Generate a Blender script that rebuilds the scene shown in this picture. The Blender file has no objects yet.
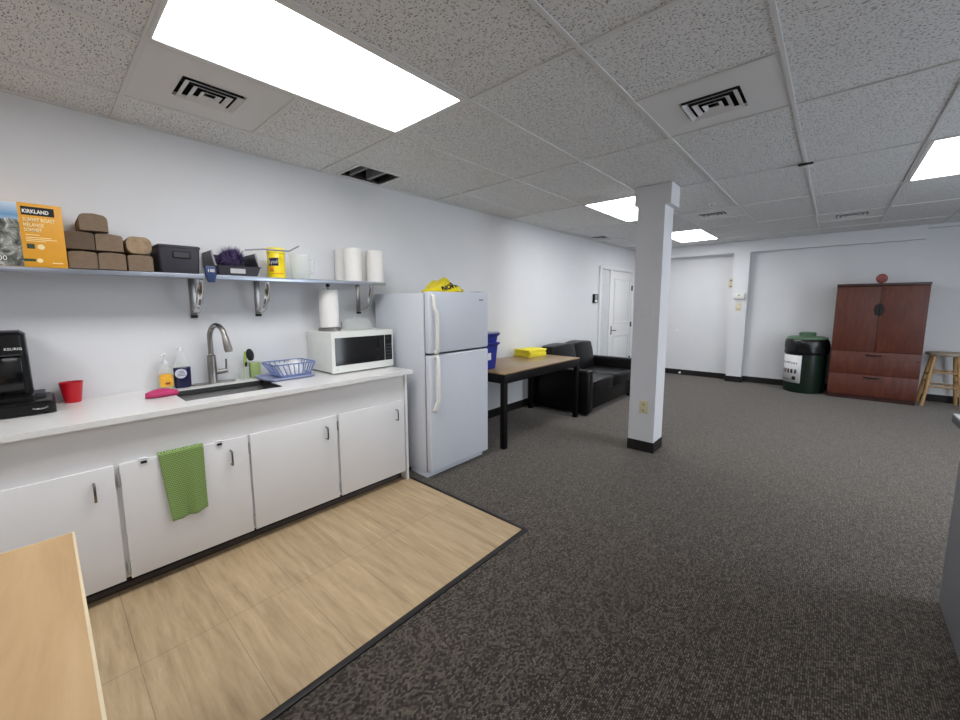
import bpy, bmesh, math, random
from mathutils import Vector, Matrix
random.seed(7)
S = bpy.context.scene
C = bpy.context.collection
PI = math.pi

# ------------------------------------------------------------------ camera
cam_d = bpy.data.cameras.new('camera'); cam = bpy.data.objects.new('camera', cam_d); C.objects.link(cam)
cam_d.sensor_fit = 'HORIZONTAL'; cam_d.sensor_width = 36.0
cam_d.lens = 395.55 * 36.0 / 960.0
cam_d.shift_x = 11.26 / 960.0; cam_d.shift_y = -8.55 / 960.0
cam_d.clip_start = 0.05; cam_d.clip_end = 60
RX = Vector((0.73639509, 0.67652481, -0.00603782)); RU = Vector((-0.07619603, 0.09180015, 0.99285794)); RF = Vector((-0.6722473, 0.73067566, -0.11914969))
cam.matrix_world = Matrix(((RX.x, RU.x, -RF.x, 3.05), (RX.y, RU.y, -RF.y, 0.0), (RX.z, RU.z, -RF.z, 1.405), (0, 0, 0, 1)))
S.camera = cam

# ------------------------------------------------------------------ world, view, window light
W = bpy.data.worlds.new('world'); S.world = W; W.use_nodes = True
W.node_tree.nodes['Background'].inputs[0].default_value = (0.75, 0.86, 1.0, 1); W.node_tree.nodes['Background'].inputs[1].default_value = 0.8
S.view_settings.view_transform = 'Standard'; S.view_settings.look = 'None'; S.view_settings.gamma = 1.0
S.view_settings.use_curve_mapping = False
S.view_settings.exposure = 0.9
LAMP = 7.0
wl = bpy.data.lights.new('window_daylight', 'AREA'); wl.shape = 'RECTANGLE'; wl.size = 3.4; wl.size_y = 1.3; wl.energy = 45; wl.color = (0.84, 0.91, 1.0)
wlo = bpy.data.objects.new('window_daylight', wl); C.objects.link(wlo); wlo.location = (6.33, 4.2, 1.55); wlo.rotation_euler = (0, PI / 2, 0)
S.cycles.use_denoising = True
S.cycles.max_bounces = 10; S.cycles.diffuse_bounces = 6

CZ = 2.443          # ceiling height
# ------------------------------------------------------------------ materials
MATS = {}
def lin(c):
    return tuple((v / 255 / 12.92 if v / 255 <= 0.04045 else ((v / 255 + 0.055) / 1.055) ** 2.4) for v in c)
def mat(name, rgb, rough=0.5, metal=0.0, var=0.04, scale=30, bump=0.0, spec=0.5, trans=0.0, ior=1.45, stretch=(1, 1, 1), alpha=1.0, coat=0.0):
    """plain surface whose colour wanders a little (noise)"""
    if name in MATS: return MATS[name]
    m = bpy.data.materials.new(name); m.use_nodes = True; nt = m.node_tree; b = nt.nodes['Principled BSDF']
    col = lin(rgb)
    tc = nt.nodes.new('ShaderNodeTexCoord'); mp = nt.nodes.new('ShaderNodeMapping'); mp.inputs['Scale'].default_value = stretch
    nz = nt.nodes.new('ShaderNodeTexNoise'); nz.inputs['Scale'].default_value = scale; nz.inputs['Detail'].default_value = 3
    rp = nt.nodes.new('ShaderNodeValToRGB')
    rp.color_ramp.elements[0].position = 0.3; rp.color_ramp.elements[1].position = 0.7
    rp.color_ramp.elements[0].color = tuple(max(0, c * (1 - var)) for c in col) + (1,)
    rp.color_ramp.elements[1].color = tuple(min(1, c * (1 + var)) for c in col) + (1,)
    L = nt.links.new
    L(tc.outputs['Object'], mp.inputs['Vector']); L(mp.outputs[0], nz.inputs['Vector']); L(nz.outputs['Fac'], rp.inputs['Fac']); L(rp.outputs[0], b.inputs['Base Color'])
    b.inputs['Roughness'].default_value = rough; b.inputs['Metallic'].default_value = metal
    b.inputs['Specular IOR Level'].default_value = spec; b.inputs['Transmission Weight'].default_value = trans; b.inputs['IOR'].default_value = ior
    b.inputs['Alpha'].default_value = alpha; b.inputs['Coat Weight'].default_value = coat
    if bump:
        bp = nt.nodes.new('ShaderNodeBump'); bp.inputs['Strength'].default_value = bump; bp.inputs['Distance'].default_value = 0.004
        L(nz.outputs['Fac'], bp.inputs['Height']); L(bp.outputs[0], b.inputs['Normal'])
    MATS[name] = m; return m
def base(name):
    m = bpy.data.materials.new(name); m.use_nodes = True; MATS[name] = m
    return m, m.node_tree, m.node_tree.nodes['Principled BSDF']
def N(nt, t, **kw):
    n = nt.nodes.new(t)
    for k, v in kw.items(): setattr(n, k, v)
    return n
def ramp(nt, stops, interp='LINEAR'):
    r = nt.nodes.new('ShaderNodeValToRGB'); e = r.color_ramp.elements; r.color_ramp.interpolation = interp
    while len(e) < len(stops): e.new(0.5)
    for i, (p, c) in enumerate(stops): e[i].position = p; e[i].color = (*c, 1)
    return r
def m_carpet():
    """loop pile in rows that run along the room (y)"""
    m, nt, b = base('carpet'); L = nt.links.new
    tc = N(nt, 'ShaderNodeTexCoord'); mp = N(nt, 'ShaderNodeMapping'); mp.inputs['Rotation'].default_value = (0, 0, PI / 2); L(tc.outputs['Object'], mp.inputs[0])
    nd = N(nt, 'ShaderNodeTexNoise', noise_dimensions='2D'); nd.inputs['Scale'].default_value = 120; nd.inputs['Detail'].default_value = 1; L(tc.outputs['Object'], nd.inputs['Vector'])
    va = N(nt, 'ShaderNodeVectorMath', operation='MULTIPLY_ADD'); va.inputs[1].default_value = (.002, .0008, 0); L(nd.outputs['Color'], va.inputs[0]); L(mp.outputs[0], va.inputs[2])
    br = N(nt, 'ShaderNodeTexBrick', offset=0.5, offset_frequency=2); br.inputs['Scale'].default_value = 1; br.inputs['Brick Width'].default_value = 0.0105; br.inputs['Row Height'].default_value = 0.0072
    br.inputs['Mortar Size'].default_value = 0.0013; br.inputs['Mortar Smooth'].default_value = 0.6
    br.inputs['Color1'].default_value = (*lin((51, 46, 42)), 1); br.inputs['Color2'].default_value = (*lin((124, 116, 107)), 1); br.inputs['Mortar'].default_value = (*lin((34, 30, 27)), 1)
    br.inputs['Bias'].default_value = -0.15
    L(va.outputs[0], br.inputs['Vector'])
    mp2 = N(nt, 'ShaderNodeMapping'); mp2.inputs['Scale'].default_value = (70, 12, 1); L(tc.outputs['Object'], mp2.inputs[0])
    nz = N(nt, 'ShaderNodeTexNoise', noise_dimensions='2D'); nz.inputs['Scale'].default_value = 1; nz.inputs['Detail'].default_value = 5; nz.inputs['Roughness'].default_value = 0.65; L(mp2.outputs[0], nz.inputs['Vector'])
    r2 = ramp(nt, [(0.3, (0.70, 0.69, 0.68)), (0.7, (1.26, 1.25, 1.24))]); L(nz.outputs['Fac'], r2.inputs['Fac'])
    mx = N(nt, 'ShaderNodeMix', data_type='RGBA', blend_type='MULTIPLY'); mx.inputs['Factor'].default_value = 1
    L(br.outputs['Color'], mx.inputs['A']); L(r2.outputs[0], mx.inputs['B']); L(mx.outputs['Result'], b.inputs['Base Color'])
    bp = N(nt, 'ShaderNodeBump', invert=True); bp.inputs['Strength'].default_value = 0.25; bp.inputs['Distance'].default_value = 0.0015
    L(br.outputs['Fac'], bp.inputs['Height']); L(bp.outputs[0], b.inputs['Normal'])
    b.inputs['Roughness'].default_value = 0.95; b.inputs['Specular IOR Level'].default_value = 0.12
    b.inputs['Sheen Weight'].default_value = 0.32; b.inputs['Sheen Roughness'].default_value = 0.45; b.inputs['Sheen Tint'].default_value = (1, .95, .88, 1)
    return m
def m_vinyl():
    m, nt, b = base('vinyl_tile'); L = nt.links.new
    tc = N(nt, 'ShaderNodeTexCoord')
    # tiles: long side runs along x (0.6), 0.305 wide in y, alternate rows shifted
    sw = N(nt, 'ShaderNodeMapping'); sw.inputs['Location'].default_value = (-0.54, -0.149 + 0.61, 0); L(tc.outputs['Object'], sw.inputs[0])
    br = N(nt, 'ShaderNodeTexBrick', offset=0.0, offset_frequency=2); br.inputs['Scale'].default_value = 1
    br.inputs['Brick Width'].default_value = 0.61; br.inputs['Row Height'].default_value = 0.305; br.inputs['Mortar Size'].default_value = 0.0011; br.inputs['Mortar Smooth'].default_value = 0.0
    br.inputs['Color1'].default_value = (1.02, 1.02, 1.02, 1); br.inputs['Color2'].default_value = (0.96, 0.96, 0.96, 1); br.inputs['Mortar'].default_value = (0.52, 0.5, 0.48, 1)
    L(sw.outputs[0], br.inputs['Vector'])
    mp = N(nt, 'ShaderNodeMapping'); mp.inputs['Scale'].default_value = (2.6, 24, 1); L(tc.outputs['Object'], mp.inputs[0])
    nz = N(nt, 'ShaderNodeTexNoise'); nz.inputs['Scale'].default_value = 1; nz.inputs['Detail'].default_value = 10; nz.inputs['Roughness'].default_value = 0.72; nz.inputs['Distortion'].default_value = 0.25
    L(mp.outputs[0], nz.inputs['Vector'])
    rp = ramp(nt, [(0.25, lin((148, 124, 95))), (0.46, lin((176, 153, 120))), (0.6, lin((188, 165, 131))), (0.78, lin((214, 196, 164)))])
    L(nz.outputs['Fac'], rp.inputs['Fac'])
    mx = N(nt, 'ShaderNodeMix', data_type='RGBA', blend_type='MULTIPLY'); mx.inputs['Factor'].default_value = 1
    L(rp.outputs[0], mx.inputs['A']); L(br.outputs['Color'], mx.inputs['B']); L(mx.outputs['Result'], b.inputs['Base Color'])
    b.inputs['Roughness'].default_value = 0.42; b.inputs['Specular IOR Level'].default_value = 0.35
    return m
def m_wood(name, dark, mid, light, sc=(3, 40, 3), rough=0.4, detail=6, coat=0.0):
    m, nt, b = base(name); L = nt.links.new
    tc = N(nt, 'ShaderNodeTexCoord'); mp = N(nt, 'ShaderNodeMapping'); mp.inputs['Scale'].default_value = sc
    L(tc.outputs['Object'], mp.inputs[0])
    nz = N(nt, 'ShaderNodeTexNoise'); nz.inputs['Scale'].default_value = 1; nz.inputs['Detail'].default_value = detail; nz.inputs['Roughness'].default_value = 0.6; nz.inputs['Distortion'].default_value = 0.8
    L(mp.outputs[0], nz.inputs['Vector'])
    rp = ramp(nt, [(0.28, lin(dark)), (0.5, lin(mid)), (0.72, lin(light))]); L(nz.outputs['Fac'], rp.inputs['Fac']); L(rp.outputs[0], b.inputs['Base Color'])
    b.inputs['Roughness'].default_value = rough; b.inputs['Coat Weight'].default_value = coat
    return m
def m_fissured():
    m, nt, b = base('fissured_tile'); L = nt.links.new
    tc = N(nt, 'ShaderNodeTexCoord'); mp = N(nt, 'ShaderNodeMapping'); mp.inputs['Scale'].default_value = (62, 120, 1)
    L(tc.outputs['Object'], mp.inputs[0])
    nd = N(nt, 'ShaderNodeTexNoise', noise_dimensions='2D'); nd.inputs['Scale'].default_value = 14; nd.inputs['Detail'].default_value = 2; L(tc.outputs['Object'], nd.inputs['Vector'])
    vo = N(nt, 'ShaderNodeTexVoronoi', voronoi_dimensions='2D'); vo.inputs['Scale'].default_value = 1; vo.inputs['Randomness'].default_value = 1
    mxv = N(nt, 'ShaderNodeMix', data_type='VECTOR'); mxv.inputs['Factor'].default_value = 0.0
    va = N(nt, 'ShaderNodeVectorMath', operation='MULTIPLY_ADD'); va.inputs[1].default_value = (3.0, 3.0, 0)
    L(nd.outputs['Color'], va.inputs[0]); L(mp.outputs[0], va.inputs[2]); L(va.outputs[0], vo.inputs['Vector'])
    sep = N(nt, 'ShaderNodeSeparateColor'); L(vo.outputs['Color'], sep.inputs[0])
    th = N(nt, 'ShaderNodeMath', operation='MULTIPLY'); th.inputs[1].default_value = 0.33; L(sep.outputs[0], th.inputs[0])
    lt = N(nt, 'ShaderNodeMath', operation='LESS_THAN'); L(vo.outputs['Distance'], lt.inputs[0]); L(th.outputs[0], lt.inputs[1])
    # fine pin holes
    v2 = N(nt, 'ShaderNodeTexVoronoi', voronoi_dimensions='2D'); v2.inputs['Scale'].default_value = 190; L(tc.outputs['Object'], v2.inputs['Vector'])
    l2 = N(nt, 'ShaderNodeMath', operation='LESS_THAN'); l2.inputs[1].default_value = 0.12; L(v2.outputs['Distance'], l2.inputs[0])
    mxa = N(nt, 'ShaderNodeMath', operation='MAXIMUM'); L(lt.outputs[0], mxa.inputs[0]); 
    hf = N(nt, 'ShaderNodeMath', operation='MULTIPLY'); hf.inputs[1].default_value = 0.7; L(l2.outputs[0], hf.inputs[0]); L(hf.outputs[0], mxa.inputs[1])
    nz = N(nt, 'ShaderNodeTexNoise'); nz.inputs['Scale'].default_value = 60; nz.inputs['Detail'].default_value = 4; L(tc.outputs['Object'], nz.inputs['Vector'])
    rp = ramp(nt, [(0.3, lin((226, 227, 227))), (0.7, lin((238, 238, 238)))]); L(nz.outputs['Fac'], rp.inputs['Fac'])
    mx = N(nt, 'ShaderNodeMix', data_type='RGBA'); L(mxa.outputs[0], mx.inputs['Factor']); L(rp.outputs[0], mx.inputs['A']); mx.inputs['B'].default_value = (*lin((142, 140, 138)), 1)
    L(mx.outputs['Result'], b.inputs['Base Color'])
    bp = N(nt, 'ShaderNodeBump', invert=True); bp.inputs['Strength'].default_value = 0.5; bp.inputs['Distance'].default_value = 0.004; L(mxa.outputs[0], bp.inputs['Height']); L(bp.outputs[0], b.inputs['Normal'])
    b.inputs['Roughness'].default_value = 0.95; b.inputs['Specular IOR Level'].default_value = 0.1
    return m
def m_emit(name, col, strength):
    m, nt, b = base(name)
    b.inputs['Base Color'].default_value = (0.9, 0.92, 0.95, 1); b.inputs['Emission Color'].default_value = (*col, 1); b.inputs['Emission Strength'].default_value = strength
    return m
def m_mountain():
    """printed mountain landscape on the coffee carton"""
    m, nt, b = base('printed_mountains'); L = nt.links.new
    tc = N(nt, 'ShaderNodeTexCoord'); sp = N(nt, 'ShaderNodeSeparateXYZ'); L(tc.outputs['Generated'], sp.inputs[0])
    nz = N(nt, 'ShaderNodeTexNoise'); nz.inputs['Scale'].default_value = 5; nz.inputs['Detail'].default_value = 7; nz.inputs['Roughness'].default_value = 0.65; nz.inputs['Distortion'].default_value = 1.2; L(tc.outputs['Generated'], nz.inputs['Vector'])
    rk = ramp(nt, [(0.34, lin((38, 42, 44))), (0.47, lin((96, 98, 92))), (0.56, lin((150, 150, 142))), (0.68, lin((226, 230, 234)))]); L(nz.outputs['Fac'], rk.inputs['Fac'])
    sk = ramp(nt, [(0.6, lin((196, 214, 228))), (0.8, lin((104, 150, 190))), (1.0, lin((210, 222, 232)))]); L(sp.outputs['Z'], sk.inputs['Fac'])
    n2 = N(nt, 'ShaderNodeTexNoise'); n2.inputs['Scale'].default_value = 3; n2.inputs['Detail'].default_value = 4; L(tc.outputs['Generated'], n2.inputs['Vector'])
    ad = N(nt, 'ShaderNodeMath', operation='MULTIPLY_ADD'); ad.inputs[1].default_value = 0.5; L(n2.outputs['Fac'], ad.inputs[0]); L(sp.outputs['Z'], ad.inputs[2])
    gt = N(nt, 'ShaderNodeMath', operation='GREATER_THAN'); gt.inputs[1].default_value = 0.98; L(ad.outputs[0], gt.inputs[0])
    mx = N(nt, 'ShaderNodeMix', data_type='RGBA'); L(gt.outputs[0], mx.inputs['Factor']); L(rk.outputs[0], mx.inputs['A']); L(sk.outputs[0], mx.inputs['B'])
    L(mx.outputs['Result'], b.inputs['Base Color']); b.inputs['Roughness'].default_value = 0.4
    return m
def m_waffle():
    m, nt, b = base('green_waffle_cloth'); L = nt.links.new
    tc = N(nt, 'ShaderNodeTexCoord'); sp = N(nt, 'ShaderNodeSeparateXYZ'); cb = N(nt, 'ShaderNodeCombineXYZ'); L(tc.outputs['Object'], sp.inputs[0]); L(sp.outputs['Y'], cb.inputs[0]); L(sp.outputs['Z'], cb.inputs[1])
    mp = N(nt, 'ShaderNodeMapping'); mp.inputs['Rotation'].default_value = (0, 0, PI / 5); L(cb.outputs[0], mp.inputs[0])
    ck = N(nt, 'ShaderNodeTexVoronoi', voronoi_dimensions='2D', distance='CHEBYCHEV'); ck.inputs['Scale'].default_value = 105; ck.inputs['Randomness'].default_value = 0.05; L(mp.outputs[0], ck.inputs['Vector'])
    rp = ramp(nt, [(0.12, lin((72, 98, 46))), (0.46, lin((142, 170, 98)))]); L(ck.outputs['Distance'], rp.inputs['Fac'])
    L(rp.outputs[0], b.inputs['Base Color'])
    bp = N(nt, 'ShaderNodeBump'); bp.inputs['Strength'].default_value = 0.5; bp.inputs['Distance'].default_value = 0.003; L(ck.outputs['Distance'], bp.inputs['Height']); L(bp.outputs[0], b.inputs['Normal'])
    b.inputs['Roughness'].default_value = 0.95; b.inputs['Sheen Weight'].default_value = 0.2
    return m
def m_glass(name, col, rough=0.05, alpha=0.35):
    """thin clear plastic: mix of see-through and glossy skin"""
    m, nt, b = base(name); L = nt.links.new
    out = nt.nodes['Material Output']; tr = N(nt, 'ShaderNodeBsdfTransparent'); tr.inputs[0].default_value = (*lin(col), 1)
    b.inputs['Base Color'].default_value = (*lin(col), 1); b.inputs['Roughness'].default_value = rough
    mx = N(nt, 'ShaderNodeMixShader'); mx.inputs[0].default_value = alpha
    L(tr.outputs[0], mx.inputs[1]); L(b.outputs[0], mx.inputs[2]); L(mx.outputs[0], out.inputs['Surface'])
    return m

CARPET = m_carpet(); VINYL = m_vinyl(); FISS = m_fissured()
WALL = mat('wall_paint', (222, 223, 225), 0.7, var=0.012, scale=3, spec=0.3)
WHITEP = mat('white_trim_paint', (226, 226, 226), 0.45, var=0.01, scale=8)
TILEW = mat('smooth_white_tile', (226, 226, 226), 0.8, var=0.01, scale=6, spec=0.2)
GRID = mat('white_grid_metal', (218, 218, 217), 0.5, var=0.01)
BASEB = mat('dark_vinyl_base', (28, 24, 24), 0.5, var=0.1)
BROWNB = mat('brown_vinyl_base', (70, 60, 54), 0.5, var=0.1)
CAB = mat('white_cabinet_laminate', (222, 221, 221), 0.42, var=0.012, scale=5)
CTOP = mat('white_countertop', (228, 227, 225), 0.22, var=0.01, scale=12)
KICK = mat('black_toe_kick', (14, 13, 13), 0.6)
STEEL = mat('brushed_steel', (150, 146, 142), 0.32, metal=1, var=0.08, scale=60, stretch=(1, 1, 8))
DSTEEL = mat('sink_steel', (84, 84, 84), 0.45, metal=.7, var=0.06, scale=80)
CHROME = mat('chrome', (205, 205, 205), 0.12, metal=1, var=0.02)
NICKEL = mat('nickel_pull', (150, 148, 142), 0.25, metal=1, var=0.05)
BLACKP = mat('black_plastic', (10, 10, 11), 0.32, spec=0.35, var=0.1)
BLACKM = mat('matte_black', (20, 18, 18), 0.55, var=0.1)
GREYP = mat('charcoal_plastic', (54, 53, 60), 0.42, var=0.05)
LGREY = mat('grey_label_plastic', (150, 150, 152), 0.4)
FRIDGE = mat('white_fridge_enamel', (208, 212, 220), 0.38, var=0.012, scale=40, bump=0.03)
FGASK = mat('grey_gasket', (70, 72, 76), 0.7)
CREAM = mat('cream_plastic', (226, 225, 218), 0.4, var=0.02)
IVORY = mat('ivory_device_plastic', (214, 204, 168), 0.45, var=0.03)
MWHITE = mat('microwave_white', (226, 228, 222), 0.35, var=0.012)
MBLACK = mat('microwave_glass', (10, 10, 12), 0.08, var=0.05)
WHITEPL = mat('white_plastic', (230, 230, 230), 0.4, var=0.02)
PAPER = mat('white_paper_roll', (234, 232, 228), 0.9, var=0.02, scale=90, bump=0.15)
BROWNPAPER = mat('brown_kraft_paper', (122, 104, 86), 0.9, var=0.14, scale=40, bump=0.3, stretch=(1, 1, 6))
ORANGE = mat('orange_carton', (222, 158, 40), 0.45, var=0.03)
PRINTW = mat('white_print', (240, 238, 232), 0.5, var=0.01)
PRINTB = mat('black_print', (24, 20, 20), 0.5)
PRINTG = mat('grey_print', (120, 122, 126), 0.5)
YELLOW = mat('yellow_plastic', (240, 214, 24), 0.35, var=0.03)
YELLOWB = mat('yellow_bag_film', (228, 210, 22), 0.35, var=0.08, scale=20, bump=0.3)
YELLOWP = mat('yellow_paper', (240, 226, 60), 0.7, var=0.05, scale=60, stretch=(1, 1, 20))
NAVY = mat('navy_print', (26, 34, 84), 0.4)
BLUEC = mat('blue_card', (30, 50, 92), 0.5, var=0.05)
PURPLE = mat('purple_fibre', (98, 84, 126), 0.9, var=0.3, scale=60)
RED = mat('red_ceramic', (190, 22, 38), 0.3, var=0.03)
PINK = mat('pink_silicone', (192, 54, 108), 0.5, var=0.06)
NAVYS = mat('navy_soap', (22, 26, 66), 0.25, var=0.05)
GREENS = mat('green_sponge', (158, 178, 112), 0.8, var=0.15, scale=120, bump=0.4)
GREENB = mat('green_handle', (152, 180, 84), 0.4)
RACKB = mat('blue_rack_plastic', (122, 138, 182), 0.4, var=0.04)
TRAYB = mat('pale_blue_tray', (156, 164, 196), 0.35, var=0.04)
TABLEW = m_wood('oak_laminate', (128, 100, 66), (150, 122, 84), (168, 140, 100), (40, 3, 3), 0.3)
DARKW = mat('black_brown_wood', (11, 9, 9), 0.5, spec=0.25, var=0.15, scale=20, stretch=(1, 8, 1))
LEATHER = mat('black_leather', (11, 10, 12), 0.33, spec=0.35, var=0.12, scale=45, bump=0.12)
BINBLUE = mat('blue_bin_plastic', (32, 44, 140), 0.4, var=0.05)
CHERRY = m_wood('cherry_laminate', (76, 33, 22), (92, 43, 29), (106, 55, 38), (26, 26, 3.5), 0.5)
CHERRYD = m_wood('cherry_edge', (50, 25, 22), (60, 31, 26), (70, 37, 31), (26, 26, 3.5), 0.4)
BEECH = m_wood('beech_tabletop', (176, 144, 104), (190, 158, 116), (200, 169, 128), (2, 9, 3), 0.4)
BEECHE = mat('beech_edge_band', (222, 206, 172), 0.45, var=0.03)
PINE = m_wood('pine_stool', (150, 112, 68), (184, 146, 98), (206, 172, 126), (20, 20, 3), 0.45)
SEATW = m_wood('weathered_seat', (128, 112, 96), (158, 142, 124), (182, 168, 150), (8, 30, 8), 0.5)
DRUM = mat('dark_green_drum', (18, 36, 26), 0.3, var=0.2, scale=12)
BAGK = mat('black_bin_bag', (16, 17, 19), 0.25, var=0.2, scale=40, bump=0.6)
LIDG = mat('green_lid', (84, 114, 88), 0.4, var=0.08)
GDESK = mat('grey_desk_laminate', (122, 122, 126), 0.55, var=0.05, scale=200)
GDTOP = mat('pale_grey_top', (196, 198, 202), 0.4, var=0.02)
GDEDGE = mat('dark_grey_edge', (70, 72, 76), 0.5)
DUCT = mat('dark_duct', (40, 40, 42), 0.6, var=0.2)
GALV = mat('galvanised_stud', (150, 150, 152), 0.5, metal=0.3, var=0.1)
FOAMR = mat('reddish_foam', (152, 86, 82), 0.7, var=0.15, scale=60)
FROST = mat('frosted_sidelight', (205, 208, 209), 0.5, var=0.05, scale=5)
SILVER = mat('silver_hinge', (176, 176, 174), 0.35, metal=.4)
CLEAR = m_glass('clear_plastic', (226, 232, 228), 0.08, 0.25)
CLEARW = m_glass('cloudy_plastic', (250, 251, 250), 0.15, 0.16)
GLASS = m_glass('window_glass', (240, 246, 250), 0.02, 0.08)
LED = m_emit('led_diffuser', (0.985, 0.985, 1.0), LAMP)
MOUNT = m_mountain(); WAFFLE = m_waffle()
ORANGEL = mat('orange_label', (240, 176, 60), 0.4, var=0.25, scale=14)

# ------------------------------------------------------------------ mesh helpers
class MB:
    def __init__(s): s.bm = bmesh.new()
    def box(s, x0, x1, y0, y1, z0, z1, r=0.0, seg=2):
        t = bmesh.new(); bmesh.ops.create_cube(t, size=1)
        for v in t.verts: v.co = Vector(((x0 + x1) / 2 + v.co.x * (x1 - x0), (y0 + y1) / 2 + v.co.y * (y1 - y0), (z0 + z1) / 2 + v.co.z * (z1 - z0)))
        if r > 0: bmesh.ops.bevel(t, geom=t.edges[:], offset=r, segments=seg, profile=0.5, affect='EDGES')
        return s.merge(t)
    def merge(s, t, M=None):
        if M is not None: bmesh.ops.transform(t, matrix=M, verts=t.verts)
        me = bpy.data.meshes.new('tmp'); t.to_mesh(me); t.free(); s.bm.from_mesh(me); bpy.data.meshes.remove(me); return s
    def cyl(s, c, r, h, seg=32, axis='Z', r2=None):
        t = bmesh.new(); bmesh.ops.create_cone(t, cap_ends=True, segments=seg, radius1=r, radius2=r if r2 is None else r2, depth=h)
        M = {'Z': Matrix(), 'X': Matrix.Rotation(PI / 2, 4, 'Y'), 'Y': Matrix.Rotation(-PI / 2, 4, 'X')}[axis]
        off = {'Z': Vector((0, 0, h / 2)), 'X': Vector((h / 2, 0, 0)), 'Y': Vector((0, h / 2, 0))}[axis]
        return s.merge(t, Matrix.Translation(Vector(c) + off) @ M)
    def lathe(s, prof, c=(0, 0, 0), seg=40, sx=1, sy=1, mod=None):
        rings = []
        for (r, z) in prof:
            ring = []
            for k in range(seg):
                a = 2 * PI * k / seg; rr = r * (mod(a, z) if mod else 1)
                ring.append(s.bm.verts.new((c[0] + sx * rr * math.cos(a), c[1] + sy * rr * math.sin(a), c[2] + z)))
            rings.append(ring)
        for a, b in zip(rings, rings[1:]):
            for k in range(seg): s.bm.faces.new((a[k], a[(k + 1) % seg], b[(k + 1) % seg], b[k]))
        if prof[0][0] > 1e-4: s.bm.faces.new(rings[0][::-1])
        if prof[-1][0] > 1e-4: s.bm.faces.new(rings[-1])
        return s
    def tube(s, pts, r, seg=12, radii=None, closed=False):
        pts = [Vector(p) for p in pts]; n = len(pts); rings = []
        up = None
        for i, p in enumerate(pts):
            d = (pts[min(i + 1, n - 1)] - pts[max(i - 1, 0)]).normalized()
            if up is None: up = Vector((0, 0, 1)) if abs(d.z) < 0.9 else Vector((1, 0, 0))
            u = d.cross(up).normalized(); v = u.cross(d).normalized(); up = v
            rr = radii[i] if radii else r
            rings.append([s.bm.verts.new(p + rr * (math.cos(2 * PI * k / seg) * u + math.sin(2 * PI * k / seg) * v)) for k in range(seg)])
        for a, b in zip(rings, rings[1:]):
            for k in range(seg): s.bm.faces.new((a[k], a[(k + 1) % seg], b[(k + 1) % seg], b[k]))
        s.bm.faces.new(rings[0][::-1]); s.bm.faces.new(rings[-1]); return s
    def prism(s, poly, axis, a0, a1):
        """polygon (list of 2D) extruded along axis from a0 to a1; 2D coords are the remaining axes in order"""
        def P(u, v, w): return {'X': (w, u, v), 'Y': (u, w, v), 'Z': (u, v, w)}[axis]
        A = [s.bm.verts.new(P(u, v, a0)) for u, v in poly]; B = [s.bm.verts.new(P(u, v, a1)) for u, v in poly]
        n = len(poly); s.bm.faces.new(A[::-1]); s.bm.faces.new(B)
        for k in range(n): s.bm.faces.new((A[k], A[(k + 1) % n], B[(k + 1) % n], B[k]))
        return s
    def quad(s, *pts): s.bm.faces.new([s.bm.verts.new(p) for p in pts]); return s
    def loft(s, sections, cap=True):
        R = [[s.bm.verts.new(p) for p in sec] for sec in sections]; n = len(R[0])
        for a, b in zip(R, R[1:]):
            for k in range(n): s.bm.faces.new((a[k], a[(k + 1) % n], b[(k + 1) % n], b[k]))
        if cap: s.bm.faces.new(R[0][::-1]); s.bm.faces.new(R[-1])
        return s
    def build(s, name, m, parent=None, smooth=True, angle=35, solid=0.0, sub=0):
        bmesh.ops.recalc_face_normals(s.bm, faces=s.bm.faces)
        me = bpy.data.meshes.new(name); s.bm.to_mesh(me); s.bm.free()
        if smooth:
            for p in me.polygons: p.use_smooth = True
            me.set_sharp_from_angle(angle=math.radians(angle))
        o = bpy.data.objects.new(name, me); C.objects.link(o); me.materials.append(m)
        if parent: o.parent = parent
        if solid: md = o.modifiers.new('thickness', 'SOLIDIFY'); md.thickness = solid; md.offset = 0
        if sub: md = o.modifiers.new('smooth', 'SUBSURF'); md.levels = sub; md.render_levels = sub
        return o
def rrect(x0, x1, y0, y1, r, n=5):
    out = []
    for (cx, cy, a0) in ((x1 - r, y1 - r, 0), (x0 + r, y1 - r, 90), (x0 + r, y0 + r, 180), (x1 - r, y0 + r, 270)):
        for k in range(n + 1):
            a = math.radians(a0 + 90 * k / n); out.append((cx + r * math.cos(a), cy + r * math.sin(a)))
    return out
def thing(name, label, cat, loc=(0, 0, 0), rz=0.0, group=None):
    o = bpy.data.objects.new(name, None); C.objects.link(o); o.location = loc; o.rotation_euler = (0, 0, rz); o.empty_display_size = 0.1
    o['label'] = label; o['category'] = cat
    if group: o['group'] = group
    return o
def tag(o, label, cat, group=None):
    o['label'] = label; o['category'] = cat
    if group: o['group'] = group
    return o
def struct(o, label=None):
    o['kind'] = 'structure'
    if label: o['label'] = label
    return o
def copy_tree(o, parent=None):
    c = o.copy(); C.objects.link(c)
    if parent: c.parent = parent
    for ch in [k for k in o.children]: copy_tree(ch, c)
    return c
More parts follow.
